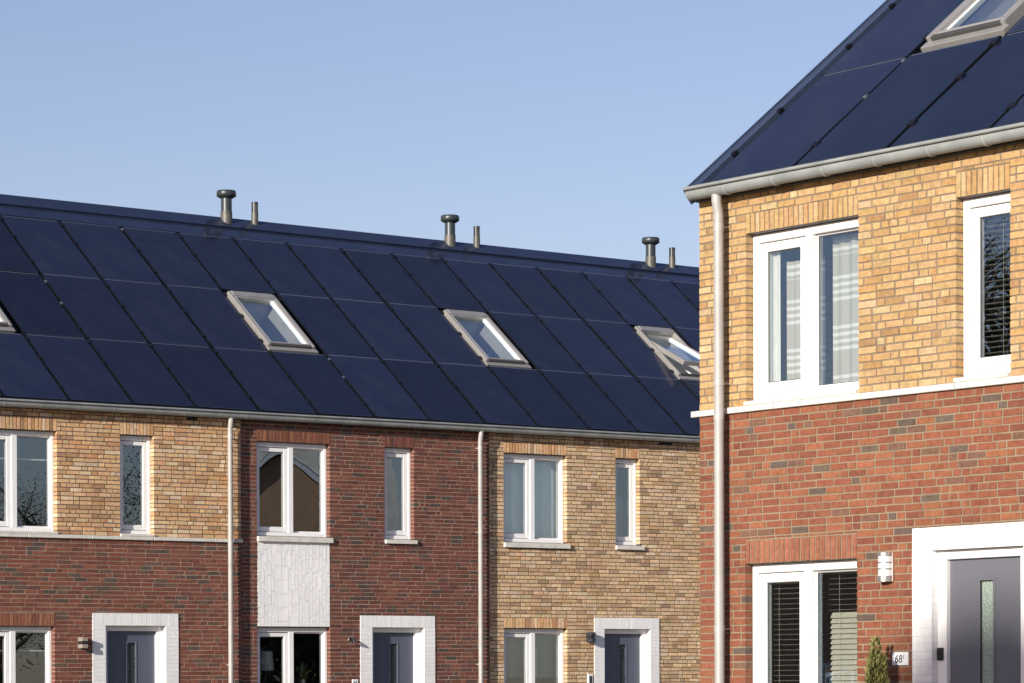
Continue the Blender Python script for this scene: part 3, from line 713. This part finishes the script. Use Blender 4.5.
h2.flue(-2.415); h2.flue(-1.885, False)

h3 = House(LEFT, B2, B3, 'terraced house in sandy beige brick on both storeys, nearest the corner of the tall house', 33, ('beige', 'beige'))
h3.window(-.148, 1.078, Z_UB + .035, Z_UTL, sill=(.0, .035, .085, .045))
h3.window(2.042, 2.535, Z_UB + .035, Z_UTL, 'single', sill=(.0, .06, .075, .045))
h3.window(-.148, 1.078, Z_LB, Z_LTL + .015, sill=(.03, .03, .08, .045))
h3.door(1.61, 1.807, 2.741, 2.918)
lin = [(-.148, 1.078, Z_UTL, Z_UTL + .165, 'yellow'), (2.042, 2.535, Z_UTL, Z_UTL + .165, 'yellow'), (-.148, 1.078, Z_LTL + .015, Z_LTL + .18, 'yellow')]
h3.walls([q[:4] for q in lin], [(1.61, 2.918, GZ, Z_D1)])
for q in lin: h3.lintel(*q)
h3.gutter(B2, B3); h3.downpipe(B3 - .19); h3.roof(SEAMS, [(10, False)], WIDE); h3.vent_slot(2.93, 3.20, 4.055, 4.095); h3.interior()
h3.flue(1.954); h3.flue(2.505, False)

h4 = House(LEFT, B3, B4, 'far end terraced house with only its solar roof showing behind the golden brick house', 44, ('maroon', 'maroon'))
h4.window(B3 + .27, B3 + 1.47, Z_UB + .03, Z_UTL, sill=(.0, .03, .085, .045))
h4.window(B3 + 2.5, B3 + 2.98, Z_UB + .03, Z_UTL, 'single', sill=(.0, .03, .07, .045))
h4.window(B3 + .27, B3 + 1.47, Z_LB, Z_LTL, sill=(.03, .03, .08, .045))
h4.door(B3 + 2.05, B3 + 2.25, B3 + 3.19, B3 + 3.39)
h4.walls([], [(B3 + 2.05, B3 + 3.39, GZ, Z_D1)])
h4.gutter(B3, B4, cap1=True); h4.downpipe(B4 - .19); h4.roof(SEAMS, [(14, True)], WIDE, gable1=True); h4.interior()
h4.flue(6.278); h4.flue(6.765, False)

# ================================================================== the house on the right
RS = [.0, 1.035, 2.082, 3.165, 4.21]
hr = House(RIGHT, -.12, 4.36, 'large nearby house at right with golden brick above bright red brick and a zinc gutter', 55, ('gold', 'scarlet'))
hr.window(.447, 1.743, Z_UB, 3.78)
hr.window(2.789, 3.342, Z_UB, 3.78, 'single', over=.055)
hr.window(.431, 1.721, Z_LB, Z_LT, sill=(.03, .03, .08, .045))
hr.door(2.333, 2.54, 3.48, 3.69, frame=.092)
lin = [(.447, 1.743, 3.78, 3.78 + .165, 'gold'), (2.789, 3.342, 3.78, 3.78 + .195, 'gold'), (.431, 1.721, Z_LT, Z_LT + .195, 'coral')]
hr.walls([q[:4] for q in lin], [(2.333, 3.69, GZ, Z_D1)])
for q in lin: hr.lintel(*q)
string(hr, -.20, 4.36, [(.447, 1.743), (2.789, 3.342)])
hr.gutter(-.075, 4.36, ring0=.45, cap0=True, cap1=True); hr.downpipe(.239, .041)
hr.roof(RS, [(1, False)], (), gable0=True, gable1=True, verge=True); hr.interior()

# ================================================================== small things on the walls
def at(row, u, y, z): return row.world(u, y, z)
def thing(name, row, u, y, z, label, cat, group=None):
    return tag(empty(name, at(row, u, y, z), row.a), label, cat, group)
def box_lamp(u, z, label, m, m2):
    t = thing('wall_lamp', LEFT, u, 0, z, label, 'wall lamp', 'lamps beside the front doors')
    b = MB(); b.bevbox(-.05, .05, -.012, -.001, -.06, .06, .003); b.build('back_plate', m2, t)
    b = MB(); b.bevbox(-.048, .048, -.125, -.012, .022, .075, .004); b.bevbox(-.048, .048, -.125, -.012, -.075, -.022, .004); b.build('lamp_body', m, t)
    b = MB(); b.box(-.036, .036, -.112, -.012, -.022, .022); b.build('lamp_lens', m2, t)
box_lamp(-7.50, .925, 'square taupe wall lamp left of the door of the yellow and red house', M['lamp_beige'], M['dark_metal'])
box_lamp(1.495, 1.035, 'dark square wall lamp left of the door of the beige brick house', M['grey_metal'], M['dark_metal'])
t = thing('wall_lamp', LEFT, -2.965, 0, .985, 'small round wall lamp with a glass ring left of the dark red house door', 'wall lamp', 'lamps beside the front doors')
b = MB(); b.tube([(0, -.001, 0), (0, -.015, 0)], .03, 16); b.build('wall_rose', M['dark_metal'], t)
b = MB(); b.tube([(0, -.015, 0), (0, -.07, .012), (0, -.09, -.01)], .008, 8); b.build('lamp_arm', M['dark_metal'], t)
b = MB(); b.tube([(0, -.09, .0), (0, -.09, -.02), (0, -.09, -.04)], [.016, .03, .034], 12); b.build('lamp_shade', M['dark_metal'], t)
b = MB(); b.tube([(-.055 + .045 * math.cos(a), -.07, -.005 + .045 * math.sin(a)) for a in [k * math.pi / 8 for k in range(17)]], .004, 6, cap=False); b.build('glass_ring', M['steel'], t)
# louvred half-round lamp on the right
t = thing('wall_lamp', RIGHT, 2.06, 0, 1.055, 'half round steel wall lamp with three opal glass bands by the white door frame', 'wall lamp', 'lamps beside the front doors')
def half_round(b, r, z0, z1, y0=-.02, sy=1.0, n=16):
    pts = [(-r * math.cos(math.pi * k / n), y0 - r * sy * math.sin(math.pi * k / n)) for k in range(n + 1)]
    vs = [(x, y, z0) for x, y in pts] + [(x, y, z1) for x, y in pts]; m = n + 1
    b.add(vs, [(k, k + 1, m + k + 1, m + k) for k in range(n)], smooth=True); b.add(vs, [tuple(range(m))[::-1], tuple(range(m, 2 * m)), (n, 0, m, m + n)])
b = MB(); b.bevbox(-.068, .068, -.02, -.001, -.112, .112, .006); b.build('back_plate', M['steel'], t)
b = MB(); half_round(b, .058, -.085, .085, sy=1.1); b.build('opal_glass', M['opal'], t)
b = MB(); half_round(b, .064, .086, .11, sy=1.1); b.build('lamp_cap', M['steel'], t)
b = MB(); half_round(b, .064, -.11, -.066, sy=1.1); b.build('lamp_base', M['steel'], t)
b = MB(); half_round(b, .063, .032, .041, sy=1.1); b.build('lamp_louvre', M['steel'], t)
b = MB(); half_round(b, .063, -.017, -.008, sy=1.1); b.build('lamp_louvre', M['steel'], t)
# house number plate
def text_mesh(body, size, shear=0.0):
    cu = bpy.data.curves.new('digits', 'FONT'); cu.body = body; cu.size = size; cu.extrude = .0008; cu.align_x = 'CENTER'; cu.align_y = 'CENTER'; cu.shear = shear
    o = bpy.data.objects.new('digits_src', cu); COL.objects.link(o)
    dg = bpy.context.evaluated_depsgraph_get(); me = bpy.data.meshes.new_from_object(o.evaluated_get(dg)); bpy.data.objects.remove(o)
    me.materials.clear(); me.materials.append(M['ink']); return me
t = thing('house_number_sign', RIGHT, 2.20, 0, .355, 'white enamel house number plate reading 68 beside the conifer', 'sign')
b = MB(); b.bevbox(-.086, .086, -.012, -.001, -.05, .05, .003); b.build('plate', M['sign'], t)
for body, size, x, z in (('68', .083, -.015, -.004), ('I', .05, .042, .014)):
    o = bpy.data.objects.new('digits', text_mesh(body, size, .12)); COL.objects.link(o); o.parent = t; o.location = (x, -.0133, z); o.rotation_euler = (R(90), 0, 0)
t = thing('house_number_sign', LEFT, -2.90, 0, .345, 'small white number plate left of the dark red house door', 'sign')
b = MB(); b.bevbox(-.052, .052, -.012, -.001, -.06, .06, .003); b.build('plate', M['sign'], t)
o = bpy.data.objects.new('digits', text_mesh('66', .07)); COL.objects.link(o); o.parent = t; o.location = (0, -.0133, .012); o.rotation_euler = (R(90), 0, 0)
t = thing('doorbell', LEFT, 1.52, 0, .38, 'white doorbell box with a grey window by the beige house door', 'doorbell')
b = MB(); b.bevbox(-.05, .05, -.02, -.001, -.09, .09, .004); b.build('bell_box', M['sign'], t)
b = MB(); b.bevbox(-.024, .03, -.024, -.0205, -.06, .06, .002); b.build('bell_window', M['grey_metal'], t)
t = thing('doorbell', RIGHT, 2.578, .05, .385, 'narrow black doorbell on the white door frame of the golden brick house', 'doorbell')
b = MB(); b.bevbox(-.028, .028, -.02, -.001, -.048, .048, .004); b.build('bell_box', M['black'], t)
b = MB(); b.tube([(0, -.0201, -.02), (0, -.023, -.02)], .013, 14); b.build('bell_button', M['dark_metal'], t)

# ================================================================== behind the windows
def wavy(u0, u1, z0, z1, amp=.02, per=.11, n=90, ph=0.0):
    b = MB(); vs = []; fs = []
    for k in range(n + 1):
        u = u0 + (u1 - u0) * k / n; y = amp * math.sin(2 * math.pi * u / per + ph) + amp * .5 * math.sin(2 * math.pi * u / (per * 1.73))
        vs += [(u, y, z0), (u, y, z1)]
    for k in range(n): fs.append((2 * k, 2 * k + 2, 2 * k + 3, 2 * k + 1))
    b.add(vs, fs, smooth=True); return b
def curtain(row, u0, u1, z0, z1, y, m, label, group, amp=.02, per=.11):
    b = wavy(-(u1 - u0) / 2, (u1 - u0) / 2, z0 - z1, 0, amp, per)
    o = b.build('curtain', m, loc=row.world((u0 + u1) / 2, y, z1), rot=(0, 0, row.a)); return tag(o, label, 'curtain', group)
gv = 'curtains behind upstairs windows'
curtain(RIGHT, .52, .66, Z_UB - .1, 3.72, .178, M['drape'], 'grey gathered drape at the left edge of the big golden brick window', gv, .010, .05)
curtain(RIGHT, .64, 1.06, Z_UB - .1, 3.56, .28, M['voile'], 'narrow striped voile beside the grey drape in the big upper right window', gv, .012, .09)
curtain(RIGHT, 1.165, 1.72, Z_UB - .1, 3.70, .28, M['voile'], 'wide striped voile at the right of the big upper right window', gv, .012, .14)
curtain(LEFT, -.1, 1.4, Z_UB - .1, 3.95, .26, M['net'], 'plain white net curtain filling the beige house upper window', gv, .010, .2)
curtain(LEFT, -.1, 1.4, .42, 1.3, .28, M['net_grey'], 'short grey green net in the beige house lower window', 'curtains downstairs', .008, .2)
curtain(LEFT, 2.05, 2.85, Z_UB - .1, 3.25, .29, M['net_grey'], 'grey half curtain low in the narrow window of the beige house', gv, .01, .2)
def blind(u0, u1, z0, z1, y, tilt_top, tilt_bot, zsplit, label):
    t = thing('venetian_blind', RIGHT, (u0 + u1) / 2, y, z1, label, 'blind', 'venetian blinds of the golden brick house')
    w = (u1 - u0) / 2; b = MB(); z = z1 - .05
    while z > z0:
        a = tilt_top if z > zsplit else tilt_bot; c, s_ = math.cos(a) * .0125 * 2, math.sin(a) * .0125 * 2
        vs = [(-w, -c, z - z1 - s_), (w, -c, z - z1 - s_), (w, c, z - z1 + s_), (-w, c, z - z1 + s_)]
        b.add(vs + [(p[0], p[1], p[2] - .001) for p in vs], [(0, 1, 2, 3), (7, 6, 5, 4), (0, 4, 5, 1), (2, 6, 7, 3)]); z -= .041
    b.build('slats', M['slat'], t)
    b = MB(); b.box(-w, w, -.02, .02, -.035, 0); b.build('head_rail', M['slat'], t)
    b = MB()
    for x in (-w * .6, w * .6): b.box(x - .001, x + .001, -.026, -.024, z0 - z1, -.035)
    b.build('cords', M['slat'], t)
blind(2.74, 3.2, Z_UB + .02, 3.7, .2, R(-4), R(-4), 9, 'narrow venetian blind behind the slim upper right window')
blind(.50, 1.10, Z_LB + .1, 1.07, .22, R(-6), R(-6), 5, 'open venetian blind behind the left pane of the lower right window')
blind(1.20, 1.80, Z_LB + .1, 1.09, .22, R(0), R(58), .74, 'venetian blind with its lower slats closed and sunlit in the lower right window')
# house plant and lamp behind the dark red house's lower window
t = thing('potted_plant', LEFT, -3.69, .20, .27, 'spiky green potted plant on the sill of the dark red house window', 'plant')
b = MB(); b.tube([(0, 0, 0), (0, 0, .14)], [.045, .055], 16); b.build('pot', M['terracotta'], t)
b = MB(); rg = random.Random(5)
for k in range(46):
    a = rg.uniform(0, 6.28); el = rg.uniform(.25, 1.5); L = rg.uniform(.18, .32); w = .011
    pts = [Vector((math.cos(a) * math.cos(el) * L * q, math.sin(a) * math.cos(el) * L * q, .14 + math.sin(el) * L * q - .22 * L * q * q * math.cos(el) * 1.6)) for q in (0, .35, .7, 1)]
    sd = Vector((-math.sin(a), math.cos(a), 0)); vs = []
    for q, p in enumerate(pts): ww = w * (1, 1.2, .8, .1)[q]; vs += [tuple(p + sd * ww), tuple(p - sd * ww)]
    b.add(vs, [(0, 1, 3, 2), (2, 3, 5, 4), (4, 5, 7, 6)])
b.build('leaves', M['palm'], t).scale = (1, .26, 1)
b = MB(); b.box(-.16, .16, -.05, .19, -1.35, -.0); b.build('plant_stand', M['dark_metal'], t)
t = thing('table_lamp', LEFT, -4.19, .42, .42, 'table lamp with a pale drum shade inside the dark red house', 'lamp')
b = MB(); b.tube([(0, 0, .12), (0, 0, .40)], [.13, .11], 20); b.build('lamp_shade', M['shade_cloth'], t)
b = MB(); b.tube([(0, 0, -.25), (0, 0, -.22), (0, 0, .12)], [.07, .03, .012], 12); b.build('lamp_foot', M['dark_metal'], t)
b = MB(); b.box(-.25, .25, -.2, .2, -1.6, -.25); b.build('side_table', M['dark_metal'], t)

# ================================================================== conifers by the right-hand door
def conifer(u, y, h, w, seed, label):
    rg = random.Random(seed)
    p = RIGHT.world(u, y, 0); p.z = 0
    t = tag(empty('conifer', p, RIGHT.a), label, 'conifer')
    b = MB(); b.tube([(0, 0, .28), (0, 0, h * .8)], [.02, .006], 8); b.build('trunk', M['bark'], t)
    b = MB()
    lead = [(0, 0, 1.0, .62), (.07, .03, .93, .55), (-.07, .01, .90, .58), (.02, -.07, .95, .5), (-.02, .07, .85, .55), (.10, -.04, .80, .42), (-.11, -.03, .76, .42)]
    for k in range(6500):
        lx, ly, lh, lw = lead[k % 7]; f = rg.random() ** .8; z = .40 + (h * lh - .40) * f
        rad = w * lw * (1 - f) ** .38 * (.25 + .75 * rg.random() ** .5) * (.85 + .25 * math.sin(f * 19 + k % 7)); spread = .5 + .5 * math.sin(math.pi * min(1, f * 1.1))
        a = rg.uniform(0, 6.283); c = Vector((lx * w / .165 * spread + math.cos(a) * rad, ly * w / .165 * spread + math.sin(a) * rad, z))
        d = Vector((math.cos(a) * .5 + rg.uniform(-.4, .4), math.sin(a) * .5 + rg.uniform(-.4, .4), rg.uniform(.6, 1.3))).normalized(); L = rg.uniform(.03, .06); s_ = d.cross(Vector((rg.uniform(-1, 1), rg.uniform(-1, 1), rg.uniform(-1, 1)))).normalized() * rg.uniform(.004, .0075)
        b.add([tuple(c - s_), tuple(c + s_), tuple(c + d * L * .6 + s_ * 1.2), tuple(c + d * L), tuple(c + d * L * .6 - s_ * 1.2)], [(0, 1, 2, 3, 4)])
    b.build('foliage', M['conifer'], t)
    b = MB(); b.tube([(0, 0, 0), (0, 0, .3), (0, 0, .34), (0, 0, .36)], [.11, .15, .16, .15], 20); b.build('pot', M['terracotta'], t)
conifer(2.165, -.23, 1.85, .20, 3, 'narrow green potted conifer under the half round lamp, left of the white door frame')

# ================================================================== ground, street, and what the windows mirror
def sheet(name, pts, z, m, kind='structure', thick=0.0):
    b = MB()
    if thick:
        n = len(pts); b.add([(x, y, z - thick) for x, y in pts] + [(x, y, z) for x, y in pts], [tuple(range(n))[::-1], tuple(range(n, 2 * n))] + [(k, (k + 1) % n, n + (k + 1) % n, n + k) for k in range(n)])
    else: b.add([(x, y, z) for x, y in pts], [tuple(range(len(pts)))])
    o = b.build(name, m); o['kind'] = kind; return o
S = 900
sheet('ground', [(-S, -S), (S, -S), (S, S), (-S, S)], 0, M['grass'])
def strip(row, ua, ub, ya, yb): return [tuple(row.world(u, y, 0).xy) for u, y in ((ua, ya), (ub, ya), (ub, yb), (ua, yb))]
sheet('pavement', strip(LEFT, -60, 60, -7.0, -1.6), .10, M['paving'], thick=.1)
sheet('kerb', strip(LEFT, -60, 60, -7.16, -7.003), .12, M['kerb'], thick=.12)
sheet('road', strip(LEFT, -60, 60, -12.5, -7.163), .008, M['asphalt'])
sheet('pavement', strip(RIGHT, -6.5, 40, -4.5, -.8), .10, M['paving'], thick=.1)
sheet('road', strip(RIGHT, -6.68, 60, -10.5, -4.7), .004, M['asphalt'])
# trees across the street
def tree_mesh(seed, h, r, n, leafy=True, ls=1.0):
    rg = random.Random(seed); b = MB()
    b.tube([(0, 0, -.1), (.05, .02, h * .2), (-.05, .05, h * .45), (.05, 0, h * .8)], [h * .028, h * .022, h * .016, h * .005], 9)
    tips = []; th = 1.0 if leafy else .45
    for k in range(16 if leafy else 34):
        a = k * 2.4 + rg.uniform(-.4, .4); z0 = h * rg.uniform(.2, .55); L = r * rg.uniform(.6, 1.0); up = rg.uniform(.4, 1.3)
        p0 = Vector((0, 0, z0)); p1 = p0 + Vector((math.cos(a) * L * .5, math.sin(a) * L * .5, L * .5 * up)); p2 = p0 + Vector((math.cos(a + .2) * L, math.sin(a + .2) * L, L * up))
        b.tube([p0, p1, p2], [h * .011 * th, h * .007 * th, h * .002 * th], 6); tips += [p1, p2, (p1 + p2) / 2]
        for q in range(5 if leafy else 14):
            f = rg.random(); s0 = p1.lerp(p2, f); dv = Vector((rg.uniform(-1, 1), rg.uniform(-1, 1), rg.uniform(.2, 1.3))).normalized() * r * rg.uniform(.2, .45)
            b.tube([s0, s0 + dv * .5 + Vector((0, 0, .05)), s0 + dv], [h * .003, h * .002, h * .0009], 4); tips += [s0 + dv, s0 + dv * .6]
    lv = MB()
    for k in range(n):
        c = rg.choice(tips) + Vector((rg.gauss(0, 1), rg.gauss(0, 1), rg.gauss(0, .8))) * r * .13
        u = Vector((rg.uniform(-1, 1), rg.uniform(-1, 1), rg.uniform(-1, 1))).normalized(); v = u.orthogonal().normalized(); s_ = rg.uniform(.014, .04) * ls
        lv.add([tuple(c - u * s_), tuple(c + v * s_ * .6), tuple(c + u * s_), tuple(c - v * s_ * .6)], [(0, 1, 2, 3)])
    return b, lv
def tree(x, y, h, r, n, seed, label, leafy=True, ls=1.0, m='leaf'):
    t = tag(empty('street_tree', (x, y, 0)), label, 'tree', 'trees across the street')
    b, lv = tree_mesh(seed, h, r, n, leafy, ls); b.build('trunk', M['bark'], t); lv.build('crown', M[m], t)
tree(46, 25, 9.3, 3.9, 30000, 1, 'rounded dark tree mirrored low in the leftmost big upstairs window')
tree(53, 19, 9.4, 3.8, 30000, 2, 'broad dark tree to the right of the mirrored rounded one')
tree(40, 21, 8.2, 3.4, 30000, 3, 'short bushy dark tree nearest the road corner')
tree(-48, 28.2, 16.5, 3.8, 26000, 4, 'tall twiggy tree mirrored in the narrow upper right window', False, 1.3)
tree(-36, 36, 4.6, 2.6, 4000, 6, 'low dense dark tree in front of the house beyond the terrace end', True, 4.0, 'dark_leaf')
tree(18.3, 40.6, 4.5, 2.2, 4500, 7, 'low dark bushy tree under the white trimmed gable past the corner', True, 4.0, 'dark_leaf')
tree(18.8, 42.6, 4.3, 2.2, 4500, 8, 'second low bushy tree beside the gable past the corner, nearer the street', True, 4.0, 'dark_leaf')
# tall slender poplar behind the viewer, towards the sun: the tip of its shadow softens the foot of the slate grey door
def poplar(x, y, h, r):
    rg = random.Random(9); t = tag(empty('poplar', (x, y, 0)), 'tall slender poplar towards the sun whose tip shades the slate grey door', 'tree')
    b = MB(); b.tube([(0, 0, -.1), (0, 0, h * .5), (0, 0, h * .95)], [.32, .2, .03], 10); b.build('trunk', M['bark'], t)
    b = MB()
    for k in range(14000):
        f = rg.random() ** .4; z = h * (.12 + .88 * f); rr = r * min(1, (1 - f) * 20 + .3) ** .6 * rg.random() ** .5; a = rg.uniform(0, 6.283); c = Vector((math.cos(a) * rr, math.sin(a) * rr, z))
        u = Vector((rg.uniform(-1, 1), rg.uniform(-1, 1), rg.uniform(-1, 1))).normalized(); v = u.orthogonal().normalized(); q = rg.uniform(.06, .13)
        b.add([tuple(c - u * q), tuple(c + v * q * .6), tuple(c + u * q), tuple(c - v * q * .6)], [(0, 1, 2, 3)])
    b.build('crown', M['leaf'], t)
pp = RIGHT.world(2.95, 0, .36) + sun_dir * 64
poplar(pp.x, pp.y, pp.z + .25, 1.0)
# house beyond the corner whose gable is mirrored in the dark red house's window
def far_house(x, y, heading, label):
    t = tag(empty('gabled_house', (x, y, 0), heading), label, 'house')
    w, e, ap, dp = 3.4, 4.35, 6.95, 9.0      # half width, eaves, apex, depth; local x away from the terrace, gable at x=0
    b = MB(); poly = [(-w, 0), (w, 0), (w, e), (0, ap), (-w, e)]
    vs = [(0, y, z) for y, z in poly] + [(dp, y, z) for y, z in poly]
    b.add(vs, [(4, 3, 2, 1, 0), (5, 6, 7, 8, 9), (0, 1, 6, 5), (1, 2, 7, 6), (4, 0, 5, 9)]); b.build('wall', M['gable_brick'], t)
    for sg in (-1, 1):
        b = MB(); q = [(sg * (w + .35), e - .25), (0, ap + .02), (0, ap + .2), (sg * (w + .35), e - .07)]
        vs = [(-.10, y, z) for y, z in q] + [(dp + .3, y, z) for y, z in q]
        b.add(vs, [(0, 1, 2, 3), (7, 6, 5, 4)] + [(k, (k + 1) % 4, 4 + (k + 1) % 4, 4 + k) for k in range(4)]); b.build('roof', M['tile'], t)
        b = MB(); q = [(sg * (w + .35), e - .24), (0, ap + .03), (0, ap + .17), (sg * (w + .35), e - .10)]
        vs = [(-.14, y, z) for y, z in q] + [(-.103, y, z) for y, z in q]
        b.add(vs, [(0, 1, 2, 3), (7, 6, 5, 4)] + [(k, (k + 1) % 4, 4 + (k + 1) % 4, 4 + k) for k in range(4)]); b.build('bargeboard', M['pvc'], t)
    b = MB(); b.box(-.03, .06, -.6, .6, 1.0, 2.3); f = b.build('window', M['pvc'], t)
    b = MB(); b.box(-.036, -.032, -.52, .52, 1.08, 2.22); b.build('pane', M['roof_glass'], f)
far_house(21.2, 39.4, math.atan2(-.312, .952), 'brown brick house with a white trimmed gable standing past the corner')
far_house(-43, 33, math.atan2(.15, -.99), 'brown brick house with a white trimmed gable beyond the open end of the terrace')
def pale_house():
    c = Vector((34.0, 35.5, 0)); a = math.atan2(-.312, .952)
    t = tag(empty('rendered_house', c, a), 'tall pale rendered house with a beige tiled roof behind the gabled one', 'house')
    w, e, rg, dp = 2.4, 6.2, 11.5, 8.0
    b = MB(); b.box(0, dp, -w, w, 0, e); b.build('wall', M['stone'], t)
    b = MB(); vs = [(-.4, -w - .3, e - .2), (-.4, w + .3, e - .2), (dp / 2, w + .3, rg), (dp / 2, -w - .3, rg), (dp + .4, -w - .3, e - .2), (dp + .4, w + .3, e - .2)]
    b.add(vs, [(0, 3, 2, 1), (3, 4, 5, 2), (0, 1, 5, 4), (0, 4, 3), (1, 2, 5)]); b.build('roof', M['pale_tile'], t)
pale_house()

# ================================================================== light
w = bpy.data.worlds.new('World'); sc.world = w; w.use_nodes = True; nt = w.node_tree
bg = nt.nodes['Background']; sky = nt.nodes.new('ShaderNodeTexSky'); sky.sky_type = 'NISHITA'; sky.sun_disc = False
sky.sun_elevation = EL; sky.sun_rotation = math.atan2(SH.x, SH.y); sky.air_density = 1.0; sky.dust_density = .6; sky.ozone_density = 2.5; sky.altitude = 0
tint = nt.nodes.new('ShaderNodeMix'); tint.data_type = 'RGBA'; tint.blend_type = 'MULTIPLY'; tint.inputs[0].default_value = 1
tint.inputs[7].default_value = (1.20, .965, 1.03, 1)          # winter air: a little more violet than the clear-sky model
nt.links.new(sky.outputs[0], tint.inputs[6]); nt.links.new(tint.outputs[2], bg.inputs[0]); bg.inputs[1].default_value = .100
sl = bpy.data.lights.new('sun', 'SUN'); sl.energy = 5.0; sl.angle = R(.55); sl.color = (1.0, .935, .825)
so = bpy.data.objects.new('sun', sl); COL.objects.link(so); so.location = (0, 0, 30); so.rotation_euler = (-sun_dir).to_track_quat('-Z', 'Y').to_euler()

# ================================================================== camera
cam = bpy.data.cameras.new('camera'); co = bpy.data.objects.new('camera', cam); COL.objects.link(co); sc.camera = co
F, P_, RO, CY = 3303.39991, -7.36297798e-03, -2.81194591e-03, 730.832356
cam.sensor_fit = 'HORIZONTAL'; cam.sensor_width = 36; cam.lens = F * 36 / 1024; cam.shift_y = (CY - 341.5) / 1024; cam.clip_start = .5; cam.clip_end = 3000
Fw = Vector((0, math.cos(P_), math.sin(P_))); U = Vector((0, -math.sin(P_), math.cos(P_))); X = Vector((1, 0, 0))
X2 = X * math.cos(RO) + U * math.sin(RO); U2 = U * math.cos(RO) - X * math.sin(RO)
mw = Matrix((X2, U2, -Fw)).transposed().to_4x4(); mw.translation = Vector((0, 0, CAM_H)); co.matrix_world = mw
sc.view_settings.view_transform = 'Standard'; sc.view_settings.look = 'None'; sc.view_settings.exposure = .36; sc.view_settings.gamma = 1
sc.cycles.max_bounces = 8; sc.cycles.transparent_max_bounces = 16
